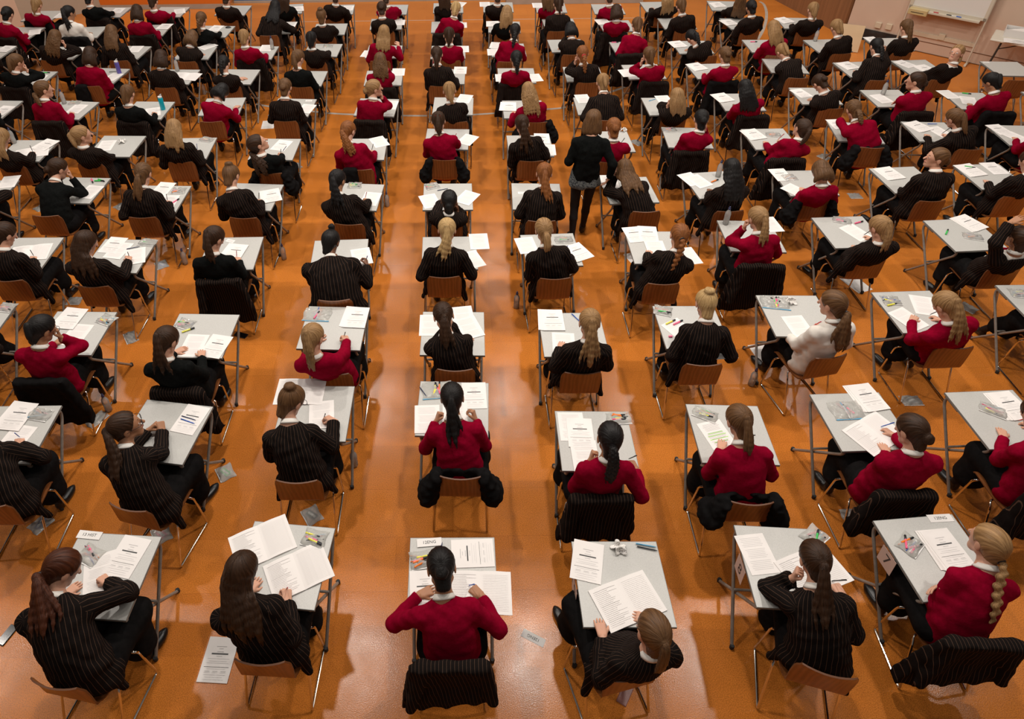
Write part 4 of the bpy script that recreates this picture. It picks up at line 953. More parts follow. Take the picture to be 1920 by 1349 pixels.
def build_seats():
    for ln in SEATS.strip().splitlines():
        p = [x.strip() for x in ln.split('|')]; t = p[0].split(); sid = t[0]; row = int(sid.split('-')[1]); wh = where(sid)
        cs = {x[0]: tuple(map(float, x[1:].split(','))) for x in t[1:]}; dc, dyaw = solve_desk(cs); ov = OVER.get(sid, {})
        DESKS[sid] = (dc, dyaw); lod = 0 if row <= 3 else 1 if row <= 6 else 2
        make_desk((dc[0], dc[1], 0), dyaw, f'grey exam desk on crossed legs, {wh}', row <= 5)
        q = p[1].split(); coat = int(q[1][1]); cyaw = ov.get('cy', 0)
        cyaw = math.radians(cyaw) + dyaw*.6
        if q[0] != '-': bt = at(*map(float, q[0].split(',')), .775)[:2]
        else: bt = dc + rot((0, -.6), dyaw)
        near = rot(bt - dc, -dyaw); near[1] = min(near[1], -.5); bt = dc + rot(near, dyaw)
        co = bt + rot((0, .25), cyaw); loc = (co[0], co[1], 0)
        make_chair(loc, cyaw, f'brown plywood chair on chrome sled legs, {wh}')
        hd_ = p[3].split()
        if coat:
            cloth = 'skirt' if coat in (2, 3) or (row*7 + ord(sid[1])) % 4 == 0 else 'blazer'
            make_coat(coat, (row + ord(sid[1])) % 3, cloth, loc, cyaw, f'{"dark school blazer draped over the" if coat == 1 else "black blazer bunched at both sides of" if coat == 2 else "black blazer hung over half the"} chair back, {wh}')
        if hd_[0] == 'N': continue
        top, hs, pose = hd_[0], hd_[1], hd_[2]; sty, col = hs[0], hs[1]
        if hs == 'Uk': sty, col = 'U', 'k'
        elif hs in ('uk', 'um', 'uy'): sty, col = 'u', hs[1]
        # head: on the ray of the photograph, one back's length from the hips
        Pw = np.array([*(co + rot((0, -.025), cyaw)), .55]); u, v = map(float, p[2].split(',')); d = nrm(ray(u, v)); Ls = ov.get('Ls', {'f': .56, 's': .56, 'b': .6, 'l': .67, 'o': .67, 't': .66}.get(pose, .64))
        oc = CAM - Pw; b_ = oc @ d; disc = b_*b_ - (oc @ oc - Ls*Ls)
        tt = -b_ - math.sqrt(disc) if disc > 0 else -b_
        Hw = CAM + d*tt; l2 = nrm(Hw - Pw)*min(Ls, np.linalg.norm(Hw - Pw)); Hw = Pw + l2
        if Hw[2] < .95: Hw[2] = .95
        toL = lambda w: np.array([*rot(np.array(w[:2]) - co, -cyaw), w[2]])
        H = toL(Hw); dk = lambda x, y, z=.733: toL([*(dc + rot((x, y), dyaw)), z])
        ed = dk(0, -.3); Up = (0, 0, 1); sgn = 1
        flatL, flatR = (.4, .9, -.06), (-.45, .88, -.1)
        tiltup = lambda x: (x*.35, -.25, .9)
        jit = np.random.default_rng(row*31 + ord(sid[0]) + ord(sid[1])).uniform(-.03, .03, 4)
        hands = {'L': ('desk', dk(-.12 + jit[0], -.13 + jit[1]), flatL, Up, 'flat'), 'R': ('desk', dk(.12 + jit[2], -.09 + jit[3]), flatR, (.35, .1, .93), 'pen')}
        cheek = lambda x: ('face', H + V(x*.075, .06, -.07), (-x*.15, .25, .95), (x*.8, .6, -.1), 'fist')
        if pose == 'c': hands['L'] = cheek(-1)
        elif pose == 'C': hands['R'] = cheek(1); hands['L'] = ('desk', dk(-.06, -.1), flatL, Up, 'pen')
        elif pose == 'b': hands['L'] = ('face', H + V(-.09, .05, -.0), (.1, .1, 1), (-.9, .3, 0), 'flat'); hands['R'] = ('face', H + V(.09, .05, 0), (-.1, .1, 1), (.9, .3, 0), 'flat')
        elif pose == 'f': hands['L'] = ('desk', dk(.14, -.1, .74), (.95, .25, 0), Up, 'flat'); hands['R'] = ('desk', dk(-.12, -.17, .745), (-.95, .2, 0), Up, 'flat')
        elif pose == 's': hands['R'] = ('desk', dk(.24, -.05, .74), (.3, .95, 0), Up, 'flat'); hands['L'] = ('desk', dk(.05, -.12, .74), (.9, .4, 0), Up, 'flat')
        elif pose == 'l': hands['L'] = ('lap', V(-.12, .28, .64), (.1, .95, -.2), Up, 'flat'); hands['R'] = ('lap', V(.1, .24, .65), (-.4, .9, -.15), Up, 'flat') if sid != 'R3-3' else hands['R']
        elif pose == 'k': hands['L'] = ('desk', dk(-.03, -.02, .77), (.5, .8, .3), (-.6, .1, .8), 'fist'); hands['R'] = ('desk', dk(.03, -.02, .775), (-.5, .8, .3), (.6, .1, .8), 'fist')
        elif pose == 't': hands['L'] = ('desk', dk(-.16, -.24), (.1, .98, -.1), Up, 'flat'); hands['R'] = ('desk', dk(.1, -.17), (-.75, .6, -.1), Up, 'flat')
        elif pose == 'g': hands['L'] = ('fold', V(.1, .17, .82), (.9, .3, -.1), (0, .5, .8), 'flat'); hands['R'] = ('fold', V(-.16, .1, .8), (-.9, -.2, -.1), (0, .9, .3), 'flat')
        elif pose == 'h': hands['R'] = ('hold', dk(.26, -.1, .93), (-.2, .7, .6), (.6, -.4, .5), 'pen')
        elif pose == 'o': hands['L'] = ('up', H + V(-.06, .05, .2), (.8, .1, .5), (-.3, -.2, .9), 'flat'); hands['R'] = ('up', H + V(.08, .04, .21), (-.8, .1, .4), (.3, -.2, .9), 'flat')
        for k_ in 'LR':
            if k_ in ov:
                a = ov[k_]; hw = at(*a[0], a[1]); hands[k_] = ('desk' if a[1] < .8 else 'air', toL(hw), a[2], a[3] if len(a) > 3 else Up, a[4] if len(a) > 4 else hands[k_][4])
        sty_l = STYW[sty]; s = dict(id=sid, loc=loc, rz=cyaw, H=H, top=top, style=sty, col=col, pose=pose, lod=lod, hands=hands, desk_edge=ed[1], desk_x=ed[0], skin=SKINS.get(sid, 'light'))
        s.update({k: v for k, v in ov.items() if k not in ('L', 'R', 'cy', 'Ls')}); pw = POSW[pose]
        lab = f'{TOPW[top]}, {HAIRW[col]} {sty_l}, {pw}, {wh}'
        if len(lab.split()) > 14: lab = f'{TOPW[top]}, {HAIRW[col]} {sty_l}, {wh}'
        s['label'] = 'person in ' + lab if len(lab.split()) < 15 else lab; s['group'] = 'students sitting the exam'
        r, wr, hdv = build_person(s)
        if row <= 6 and hands['R'][0] == 'desk' and hands['R'][4] == 'pen' and pose in 'wcl':
            o = ob('pen', PENS[('black', 'blue', 'red', 'black')[(row + ord(sid[1])) % 4]], None); tag(o, uniq(f'pen held in the writing hand, {wh}'), 'pen', 'pens held in hands')
            hw = np.array([*(co + rot(wr['R'][:2], cyaw)), wr['R'][2]]); dv = np.array([*rot(hdv['R'][:2], cyaw), hdv['R'][2]])
            tip = hw + dv*.105 + V(0, 0, -.02); tip[2] = .728; axis = nrm(V(.25, -.42, .87)); o.matrix_world = Matrix.Translation(Vector(tip + axis*.07)) @ Vector(-axis).to_track_quat('X', 'Z').to_matrix().to_4x4()
def relpos(sid, x, y):
    dc, yw = DESKS[sid]; r = rot(np.array([x, y]) - dc, -yw); a = 'far' if r[1] > .1 else 'near' if r[1] < -.1 else ''; b = 'left' if r[0] < -.1 else 'right' if r[0] > .1 else ''
    return (a + ' ' + b).strip() or 'middle'
KW = {'A': 'printed exam paper', 'B': 'single printed sheet', 'O': 'open answer booklet', 'S': 'stack of exam papers', 'V': 'sheet with green highlighting', 'N': 'white name strip', 'K': 'small printed slip'}
def build_items():
    ITEMS = '''
C0-1 A886,1038,92 O900,1112,-2 A798,1110,4 G792,1050,10 N805,1018,5,12ENG P826,1036,80
R1-1 A1101,1053,-14 O1176,1127,20 T1160,1030,0 P1211,1024,-12 P1213,1030,-14
L1-1 O492,1018,27 O560,1072,27 G590,1010,-14
L2-1 A238,1044,-12 G169,1042,-25 B187,1075,20 N168,1004,-6,13_HIST
R2-1 B1420,1039,6 O1525,1072,20 G1527,1007,35
R3-1 N1763,972,3,12ENG S1773,1029,7 G1706,1022,40
C0-2 A889,742,1 B801,786,2 B853,778,0 Z820,732,5 P794,737,-60
R1-2 B1072,800,-1 A1088,812,-3 B1097,855,0 G1160,785,3 P1143,798,30 P1150,803,20
R2-2 G1322,777,-30 V1345,817,14
R3-2 S1625,745,9 Z1587,770,3 O1640,813,28
R4-2 S1893,760,8 G1862,770,-35
L1-2 O563,735,-1 B603,778,8
L2-2 A357,787,-14 P354,785,-20 P352,791,-22
L3-2 S33,780,-8 B28,825,-10 G75,778,-12
C0-3 B807,610,0 B868,594,8 B880,615,20
R1-3 S1035,600,-2 B1057,645,-4 P1080,597,-60
R2-3 G1243,583,-20 H1257,605,30 H1271,606,30 E1257,632,0 B1275,620,30 B1352,652,5
R3-3 Z1453,568,-10 B1497,612,5 T1483,567,0
R4-3 G1671,564,-5 H1673,572,15 B1732,573,-14 B1703,599,25
R5-3 G1911,551,-10
L1-3 Z595,590,-4 S668,595,-6
L2-3 G347,608,-20 H353,620,30 B363,648,-4 A405,650,-12
L3-3 S133,597,-8 B143,628,-6 G200,600,-25
L4-3 G12,577,-10
C0-4 B885,487,22 B898,453,3
R1-4 B987,460,10 S1083,473,25 G1057,450,0
R2-4 A1190,440,8 A1215,439,-6 B1230,467,0 B1290,481,10
R3-4 W1360,420,0 B1444,421,5
R4-4 G1579,414,-25 B1605,436,25 H1610,418,20
R5-4 S1817,418,22 H1775,436,50 G1824,444,-20
L1-4 B678,481,14
L2-4 S440,473,-10 K432,452,-20
L3-4 A212,460,-8 B222,470,-10 B254,481,18 P250,466,20 G277,455,-10
L4-4 O56,475,10
C0-5 G810,349,20 P830,356,20 B806,377,18 B876,371,-30
R1-5 K979,362,0
R2-5 B1142,340,0
R3-5 B1295,336,20 B1310,340,25 W1346,331,0 H1340,340,30
R4-5 A1464,328,5 G1480,333,10 B1492,358,35
R5-5 S1668,325,12
R6-5 S1820,319,12 A1864,316,4 H1818,314,-20
L1-5 G665,348,0 B695,373,-10
L2-5 S509,367,18
L3-5 A306,354,-8 B315,379,0 G335,358,0 H329,378,60
L4-5 B169,360,-10 H173,340,-60 H186,340,0 H190,339,-30
L5-5 B17,341,10
C0-6 B877,262,-28
R1-6 A1016,260,-3 B1027,281,-3
R2-6 T1167,245,0
R3-6 G1255,244,0
R4-6 S1413,252,14 G1450,253,-10
R5-6 A1570,233,3
R6-6 S1722,237,20 B1762,247,15 P1748,233,0
R7-6 A1874,243,8 B1907,258,25
L1-6 B711,266,25
L2-6 A528,273,-15 P534,279,80
L3-6 G387,262,-20
L4-6 B199,273,4 T229,267,0
L5-6 O60,287,20 S87,272,-20 W27,268,0
C0-7 B871,185,-15
R1-7 S954,200,-6
R2-7 B1093,185,6
R3-7 B1245,187,5 P1223,188,30
R4-7 S1355,183,15
R5-7 A1502,175,15
R6-7 B1653,185,12 W1655,177,0
R7-7 B1778,177,5 B1816,189,-20 H1812,176,-20
L1-7 B732,197,-6
L2-7 K579,189,0 B575,204,-12
L4-7 J306,205,0 B287,210,20
L5-7 B144,204,-8 W121,194,0 G140,193,0
L6-7 A6,207,-10
C0-8 A863,132,-3
R1-8 B941,146,0 B1003,146,10
R3-8 B1175,137,8
R4-8 S1307,125,18
R6-8 S1591,123,15
R7-8 A1697,120,25 S1735,129,15
L1-8 B747,135,0
L4-8 O350,144,-8 W333,133,0
L5-8 B212,144,-15 Q224,137,0 P213,135,10
L6-8 B71,148,0 H87,137,0
R8-8 K1849,117,0
C0-9 B868,92,0
R1-9 B930,85,-10 B925,98,0
R3-9 H1153,80,0
R4-9 S1271,83,12
R5-9 H1413,79,0
R6-9 W1528,77,0
R7-9 A1637,75,8
L1-9 B690,101,-10
L2-9 G615,87,0
L3-9 W511,92,0 B499,90,0
L4-9 B390,87,-40
L5-9 B254,92,0
L6-9 A144,95,-12
L7-9 S12,92,-10
C0-10 B865,47,0
R1-10 S925,45,0
R3-10 S1131,41,10
R5-10 S1367,42,15
R6-10 S1471,38,20
L1-10 B749,42,0
L3-10 B545,46,0
L4-10 A405,53,-10 M428,52,0
L5-10 S310,50,-5
L7-10 B65,60,20
C0-11 B862,8,-20
R1-11 B909,8,0
R2-11 B1008,10,0
R5-11 S1346,9,10
L2-11 B653,15,0
L3-11 S559,17,10
L5-11 B337,21,20
L6-11 A221,20,0
L7-11 B115,29,0
'''
    zl = {}
    for ln in ITEMS.strip().splitlines():
        t = ln.split(); sid = t[0]; wh = where(sid); row = int(sid.split('-')[1]); lift = 0
        for it in t[1:]:
            k = it[0]; p = it[1:].split(','); u, v, a = float(p[0]), float(p[1]), math.radians(float(p[2])); w = at(u, v, .722); rp = relpos(sid, w[0], w[1])
            pos = f'{rp} of desk, {wh}' if rp != 'middle' else f'mid desk, {wh}'
            if k in KW:
                if k not in PM: PM[k] = paper_mesh(k)
                cat = 'paper' if k in 'ABVK' else 'booklet' if k == 'O' else 'papers' if k == 'S' else 'name strip'
                nm = {'A': 'exam_paper', 'B': 'printed_sheet', 'O': 'answer_booklet', 'S': 'paper_stack', 'V': 'printed_sheet', 'N': 'name_strip', 'K': 'printed_slip'}[k]
                txt = f' marked {p[3].replace("_", " ")}' if len(p) > 3 else ''
                pos = pos.replace(' of desk', '') if len(p) > 3 else pos; o = ob(nm, PM[k], None, (w[0], w[1], .7212 + lift), a); lift += .0016 if k != 'S' else .0; tag(o, uniq(KW[k] + txt + ' ' + pos), cat, 'papers on the desks')
                if len(p) > 3: l = ob('lettering', text_mesh(p[3].replace('_', ' '), .032, M['black_ink']), o, (0, 0, .0016)); l['label'] = 'black lettering'
            elif k in 'GZ':
                me = BAGS[2] if k == 'Z' else BAGS[row % 2]; r = thing('pencil_bag', uniq(f'clear plastic pencil bag {pos}'), 'bag', (w[0], w[1], .7206), a, 'clear pencil bags'); po = ob('pouch', me[0], r); ob('zip_seal', me[1], r)
                rg = np.random.default_rng(int(u)); n = 8 if row <= 3 else 4 if row <= 6 else 2; gl_ = f'pen or highlighter inside clear pencil bag, {wh}'
                for i in range(n):
                    ang = a + rg.uniform(-.5, .5) + (PI/2 if k == 'Z' else 0); off = rot((rg.uniform(-.025, .025), rg.uniform(-.035, .03) + (0 if k == 'G' else .0)), a); sc_ = .92
                    loc = (w[0] + off[0], w[1] + off[1], .7235 + .0042*(i // 3))
                    if rg.random() < .42: c = list(HLS)[rg.integers(4)]; o = ob('highlighter', HLS[c][0], None, loc, ang); ob('cap', HLS[c][1], o)
                    else: o = ob('pen', PENS[list(PENS)[rg.integers(8)]], None, loc, ang)
                    o.scale = (sc_,)*3; tag(o, gl_, 'pen', f'pens in the pencil bag, {wh}')
            elif k in 'PEH':
                c = {'P': ('blue', 'black', 'navy_plastic', 'lightblue'), 'H': ('yellow', 'orange', 'pink', 'green'), 'E': ('pink',)}[k]
                if k == 'P': o = ob('pen', PENS[c[int(u) % 4]], None, (w[0], w[1], .7212 + lift), a); tag(o, uniq(f'loose pen lying {pos}'), 'pen', 'loose pens on the desks')
                elif k == 'H': cc = c[(int(u) + row) % 4]; o = ob('highlighter', HLS[cc][0], None, (w[0], w[1], .7212), a); ob('cap', HLS[cc][1], o); tag(o, uniq(f'{cc} highlighter {pos}'), 'highlighter', 'highlighters on the desks')
                else: mb = MB(); mb.box((0, 0, .008), (.035, .02, .016), 0, None, .003); o = ob('eraser', mb.build('eraser', M['pink']), None, (w[0], w[1], .7205), a); tag(o, uniq(f'pink eraser {pos}'), 'eraser')
            elif k == 'T': o = ob('tissue', TISSUE, None, (w[0], w[1], .7205), a + u); tag(o, uniq(f'crumpled white tissue {pos}'), 'tissue')
            elif k in 'WJQ': make_bottle(k, (w[0], w[1], .7205), pos)
            elif k == 'M':
                v_, q_ = surf(lambda P: ell(P, (0, 0, .0), (.055, .032, .034)), (-.06, -.04, .001), (.06, .04, .04), .008); o = ob('glasses_case', mesh_quads('glasses_case', v_, q_, M['black']), None, (w[0], w[1], .7185), .1); tag(o, f'black oval glasses case {pos}', 'case')
def make_bottle(k, loc, pos):
    r = thing('water_bottle', uniq({'W': 'clear water bottle ', 'J': 'cyan drink bottle with white spout ', 'Q': 'purple drink bottle '}[k] + pos), 'bottle', loc, 0, 'water bottles')
    if k == 'W': ob('bottle_body', BT[0], r); ob('water', BT[1], r); ob('cap', BT[2], r)
    else: ob('bottle_body', BT[4 if k == 'J' else 5], r); ob('lid', BT[6], r)
    r.scale = (1, 1, 1.02); return r
def build_floor_things():
    near = lambda x, y: min(DESKS, key=lambda s_: (DESKS[s_][0][0] - x)**2 + (DESKS[s_][0][1] - y)**2)
    for u, v in ((968, 577), (348, 495), (533, 486), (726, 387), (205, 770), (1408, 722), (665, 873), (384, 177)):
        w = at(u, v, 0); make_bottle('W', (w[0], w[1], .0005), f'on floor by desk, {where(near(w[0], w[1]))}')
    for u, v, k in ((139, 565, 'clear'), (303, 497, 'blue'), (246, 633, 'black'), (182, 787, 'black'), (423, 887, 'green'), (77, 983, 'purple'), (303, 1003, 'pink'), (585, 967, 'black'), (77, 390, 'clear'), (227, 387, 'black'), (555, 312, 'clear'), (1603, 368, 'clear'), (1194, 268, 'clear'), (1545, 295, 'clear'), (1708, 752, 'black'), (1815, 578, 'clear'), (1600, 968, 'clear')):
        w = at(u, v, 0); wh = where(near(w[0], w[1])); a = u % 3 - 1.
        r = thing('pencil_bag', uniq(f'clear plastic bag on floor near desk, {wh}'), 'bag', (w[0], w[1], .0006), a, 'plastic bags on the floor'); b = BAGS[int(u) % 2]; ob('pouch', b[0], r); ob('zip_seal', b[1], r)
        if k != 'clear':
            mb = MB(); mb.box((0, 0, .007), (.1, .055, .009), 0, None, .003); mb.box((.0, .0, .0122), (.08, .02, .0012), 1); c = {'blue': 'blue', 'black': 'screen', 'green': 'green', 'purple': 'purple', 'pink': 'pink'}[k]
            o = ob('calculator' if k == 'black' else 'pencil_case', mb.build('case', [M[c], M['white']]), None, (w[0], w[1], .003), a + .4); tag(o, uniq(f'{k} {"calculator" if k == "black" else "pencil case"} inside plastic bag on floor, {wh}'), 'calculator' if k == 'black' else 'case')
    for u, v, a, n in ((410, 1238, -3, 'A'), (503, 234, 5, 'B'), (1605, 533, 20, 'B'), (1432, 664, 10, 'B'), (1194, 487, 20, 'B')):
        w = at(u, v, 0)
        if n not in PM: PM[n] = paper_mesh(n)
        o = ob('exam_paper', PM[n], None, (w[0], w[1], .0008), math.radians(a)); tag(o, uniq(f'printed paper on floor near desk, {where(near(w[0], w[1]))}'), 'paper')
        if n == 'A': o.scale = (1.05, 1.05, 2)
    w = at(1000, 1197, 0); o = ob('name_strip', PM['N'], None, (w[0], w[1], .0008), math.radians(180 - 28)); tag(o, 'white strip marked 12ENG dropped on the floor in the aisle', 'name strip'); l = ob('lettering', text_mesh('12ENG', .032, M['black_ink']), o, (0, 0, .0016))
    def phone(u, v, a, m, lab):
        w = at(u, v, 0); r = thing('mobile_phone', lab, 'phone', (w[0], w[1], .0005), a); mb = MB(); mb.box((0, 0, .005), (.072, .148, .009), 0, None, .004); ob('phone_body', mb.build('phone_body', m), r); mb = MB(); mb.box((0, 0, .0098), (.064, .138, .0008)); ob('screen', mb.build('screen', m if m is M['glitter'] else M['screen']), r)
    phone(14, 1192, -.35, M['black'], 'black mobile phone lying on the floor in the front left corner'); phone(1172, 1303, -.6, M['glitter'], 'glittery rose phone on the floor under the reclining student'); phone(452, 629, 1.2, M['black'], 'dark phone on the floor below the third row desk')
    # number cards taped to the left side of three front desks
    def side(sid, u, v):
        dc, yw = DESKS[sid]; dv = ray(u, v); nx = rot((1, 0), yw); tt = ((dc - .306*nx) @ nx)/(dv[:2] @ nx); return CAM + dv*tt
    cl, ct, cr = side('R3-1', 1638.5, 1041.6), side('R3-1', 1660, 1018.5), side('R3-1', 1687, 1059); ux = rot((cr - ct)[:2], -DESKS['R3-1'][1])[1]; ang = math.atan2((cr - ct)[2], ux)
    for sid, n, u, v in (('R3-1', '7', 1662, 1051), ('R2-1', '8', 1387, 1068), ('R1-1', '9', 1077, 1107)):
        dc, yw = DESKS[sid]; P_ = side(sid, u, v); yv = V(*rot((0, 1), yw), 0); ex = yv*math.cos(ang) + V(0, 0, math.sin(ang)); ez = V(*rot((-1, 0), yw), 0); ey = np.cross(ez, ex)
        mb = MB(); mb.box((0, 0, 0), (.15, .15, .0015)); r = thing('number_card', f'pink card numbered {n} on desk side, {where(sid)}', 'card', P_, 0, 'numbered desk cards'); r.matrix_world = Matrix.LocRotScale(Vector(P_), Matrix(np.stack([ex, ey, ez], 1).tolist()).to_quaternion(), Vector((1, 1, 1)))
        ob('card', mb.build('card', M['card']), r); ob('lettering', text_mesh(n, .12, M['black_ink']), r, (0, 0, .0012))
# ------------------------------------------------------------------ the hall
def wall_mesh(name, pts, h, m, th=.12):
    mb = MB(); pts = [np.array(p, float) for p in pts]
    for a, b in zip(pts, pts[1:]):
        d = nrm(np.r_[b - a, 0]); n = V(-d[1], d[0], 0)*th; q = [np.r_[a, 0], np.r_[b, 0], np.r_[b, 0] + n, np.r_[a, 0] + n]; v = q + [p + V(0, 0, h) for p in q]
        mb.add(v, [(0, 1, 5, 4), (1, 2, 6, 5), (2, 3, 7, 6), (3, 0, 4, 7), (4, 5, 6, 7), (0, 3, 2, 1)])
    return mb.build(name, m)
def flat_box(name, x0, x1, y0, y1, z0, z1, m):
    mb = MB(); mb.box(((x0+x1)/2, (y0+y1)/2, (z0+z1)/2), (x1-x0, y1-y0, z1-z0)); return struct(name, mb.build(name, m))
def build_hall():
    mb = MB(); mb.add([(-16, -3, 0), (16, -3, 0), (16, 24, 0), (-16, 24, 0)], [(0, 1, 2, 3)]); struct('floor', mb.build('floor', M['floor']))
    # floor marking: a worn grey arc across the hall and a faint straight joint
    ap = [(380, 170), (488, 197), (560, 206), (613, 212), (665, 215), (755, 217), (820, 217), (889, 215), (960, 210), (1025, 205), (1072, 198), (1180, 160)]
    P_ = [at(u, v, 0) for u, v in ap]; P_ = catmull(P_, 3); T = np.gradient(P_, axis=0); T /= np.linalg.norm(T, axis=1)[:, None]; Nn = np.stack([-T[:, 1], T[:, 0], T[:, 2]*0], 1); v = []
    for p, n in zip(P_, Nn): v += [p + n*.028 + V(0, 0, .0012), p - n*.028 + V(0, 0, .0012)]
    struct('trim_1', mesh_py('floor_marking', v, [(2*i+1, 2*i+3, 2*i+2, 2*i) for i in range(len(P_)-1)], M['line']))
    mb = MB(); mb.box((.6, 15.82, .0006), (9, .02, .001)); struct('trim_2', mb.build('floor_joint', M['line']))
    ap = [(1424, 3), (1432, 8), (1437, 22), (1436, 40), (1430, 58), (1421, 74)]; P_ = catmull([at(u, v, 0) for u, v in ap], 3); T = np.gradient(P_, axis=0); T /= np.linalg.norm(T, axis=1)[:, None]; Nn = np.stack([-T[:, 1], T[:, 0], T[:, 2]*0], 1); v = []
    for p, n in zip(P_, Nn): v += [p + n*.03 + V(0, 0, .0012), p - n*.03 + V(0, 0, .0012)]
    struct('trim_4', mesh_py('floor_marking', v, [(2*i+1, 2*i+3, 2*i+2, 2*i) for i in range(len(P_)-1)], M['line']))
    # stage front at the far end
    flat_box('wall_back', -8.2, -5.05, 16.82, 17.0, .1, 2.2, M['orange_panel']); flat_box('baseboard_back', -8.2, -5.05, 16.79, 16.83, 0, .1, M['grey_board'])
    flat_box('wall_stage', -5.05, 1.4, 17.2, 17.4, .0, 2.2, M['blue_panel']); flat_box('baseboard_stage', -5.05, 1.4, 17.16, 17.2, 0, .05, M['grey_board'])
    flat_box('wall_stage_side', 1.4, 4.6, 16.85, 17.1, 0, 1.2, M['grey_board'])
    struct('wall_left', wall_mesh('wall_left', [(-8.1, 16.95), (-9.5, 15.88)], 4, M['wall_side'])); struct('wall_left_front', wall_mesh('wall_left_front', [(-9.5, 15.88), (-11.5, 13.2)], 4, M['wall']))
    d = nrm(V(.58, -.53, 0))
    n = V(-.674, -.738, 0); n = nrm(n - (n @ d)*d)              # out of the wall, into the hall
    w0 = V(8.31, 14.61, 0); Lw = 6.5; w1 = w0 + d*Lw; yaw = math.atan2(d[1], d[0])
    mb = MB(); c = w0 + d*Lw/2 - n*.06 + V(0, 0, 1.8); R = np.stack([d, -n, V(0, 0, 1)], 1); mb.box(c, (Lw, .12, 3.6), 0, R); struct('wall_right', mb.build('wall_right', M['wall']))
    def onwall(s_, z, off=0): return w0 + d*s_ + n*off + V(0, 0, z)
    def wbox(name, s0, s1, z0, z1, t, m, kind=True, off=0.):
        mb = MB(); mb.box(onwall((s0+s1)/2, (z0+z1)/2, off + t/2), (s1-s0, t, z1-z0), 0, R); me = mb.build(name, m); return struct(name, me) if kind else ob(name, me)
    def hit(u, v, off):                                        # the photograph's ray against the plane parallel to the wall
        dv = ray(u, v); t = ((w0 + n*off - CAM) @ n)/(dv @ n); return CAM + dv*t
    wbox('baseboard_right', 0, Lw, 0, .012, .012, M['plyedge'])
    hz_ = lambda u, v: hit(u, v, .01); a_, b_ = hz_(1745, 82), hz_(1858, 105); wbox('trim_3', 1.0, Lw, (a_[2]+b_[2])/2 - .005, (a_[2]+b_[2])/2 + .005, .006, M['plyedge'])
    struct('wall_curtain', (lambda mb: (mb.box((7.95, 16.2, 1.8), (.1, 3.2, 3.6), 0, np.stack([V(.97, .22, 0), V(-.22, .97, 0), V(0, 0, 1)], 1)), mb.build('wall_curtain', M['brown_wall']))[1])(MB()))
    a_, b_ = hz_(1713, 61), hz_(1826, 85); zt_ = (a_[2]+b_[2])/2; o = wbox('cable_trunking', (a_ - w0) @ d, (b_ - w0) @ d, zt_ - .035, zt_ + .035, .03, M['trunk'], False); tag(o, 'cream cable trunking along the right wall below the whiteboard', 'trunking')
    for u, v, l in ((1766, 69, 'cream socket on the trunking below the whiteboard'), (1647, 47, 'white socket on the wall left of the whiteboard stand'), (1667, 50, 'white switch plate with a small light beside the whiteboard stand')):
        q_ = hz_(u, v); mb = MB(); mb.box(onwall((q_ - w0) @ d, q_[2], .022), (.11, .04, .11), 0, R, .004); r = tag(ob('wall_socket', mb.build('wall_socket', M['trunk'])), l, 'socket', 'wall sockets')
    a_, b_ = hz_(1590, 43), hz_(1688, 71); zs_ = (a_[2]+b_[2])/2
    mb = MB(); mb.box(onwall(((b_ - w0) @ d)/2, zs_/2, .02), ((b_ - w0) @ d, .03, zs_), 0, R); o = tag(ob('black_sheet', mb.build('black_sheet', M['black_sheet'])), 'black plastic sheet along the wall foot left of the whiteboard', 'sheet')
    # whiteboard on a stand, a little in front of the wall
    off = .16; a = hit(1705, 12, off); b = hit(1848, 41, off); s0, s1 = (a - w0) @ d, (b - w0) @ d; zb = (a[2] + b[2])/2; zt = zb + 1.2
    r = thing('whiteboard_stand', 'cream framed whiteboard on a stand against the right wall', 'whiteboard', onwall((s0+s1)/2, 0, off))
    def part(name, s_0, s_1, z0, z1, o0, t, m, par=r, bev=0):
        mb = MB(); c = onwall((s_0+s_1)/2, (z0+z1)/2, o0); mb.box(c - np.array(r.location), (s_1-s_0, t, z1-z0), 0, R, bev); return ob(name, mb.build(name, m), par)
    part('board', s0+.04, s1-.04, zb+.04, zt-.04, off, .012, M['board'])
    fr = MB()
    for (p0, p1, q0, q1) in ((s0, s1, zb, zb+.05), (s0, s1, zt-.05, zt), (s0, s0+.05, zb, zt), (s1-.05, s1, zb, zt)): fr.box(onwall((p0+p1)/2, (q0+q1)/2, off) - np.array(r.location), (p1-p0, .03, q1-q0), 0, R)
    ob('frame', fr.build('frame', M['alu']), r); part('pen_tray', s0+.35, s1-.08, zb-.03, zb, off+.06, .1, M['alu']); part('printer_unit', s0+.03, s0+.36, zb-.09, zb+.02, off+.07, .14, M['yellowed'], bev=.01); part('printer_slot', s0+.08, s0+.3, zb-.045, zb-.035, off+.141, .004, M['black'])
    for s_ in (s0 + .0, s1 - .0):
        mb = MB(); mb.tube([onwall(s_, 0.02, off) - np.array(r.location), onwall(s_, zt, off-.01) - np.array(r.location)], .016, 0, 8); ob('leg', mb.build('leg', M['alu']), r)
        mb = MB(); mb.box(onwall(s_, .02, off) - np.array(r.location), (.04, .26, .04), 0, R, .006); ob('foot', mb.build('foot', M['alu']), r)
    for k, c in ((.5, 'red'), (.72, 'black'), (.8, 'white'), (.88, 'blue')):
        p = onwall(s0 + k, zb + .0012, off + .07); o = ob('marker_pen', HLS['pink'][0].copy(), None, p, yaw); o.data.materials.clear(); o.data.materials.append(M[c]); tag(o, f'{c} marker pen on the whiteboard tray', 'marker')
    # folding table with white boxes
    p = at(1855, 72, .74); yt = yaw + .05; dt = V(math.cos(yt), math.sin(yt), 0); nt_ = V(-dt[1], dt[0], 0); c = p + dt*.92 + nt_*.3; Rt = np.stack([dt, nt_, V(0, 0, 1)], 1)
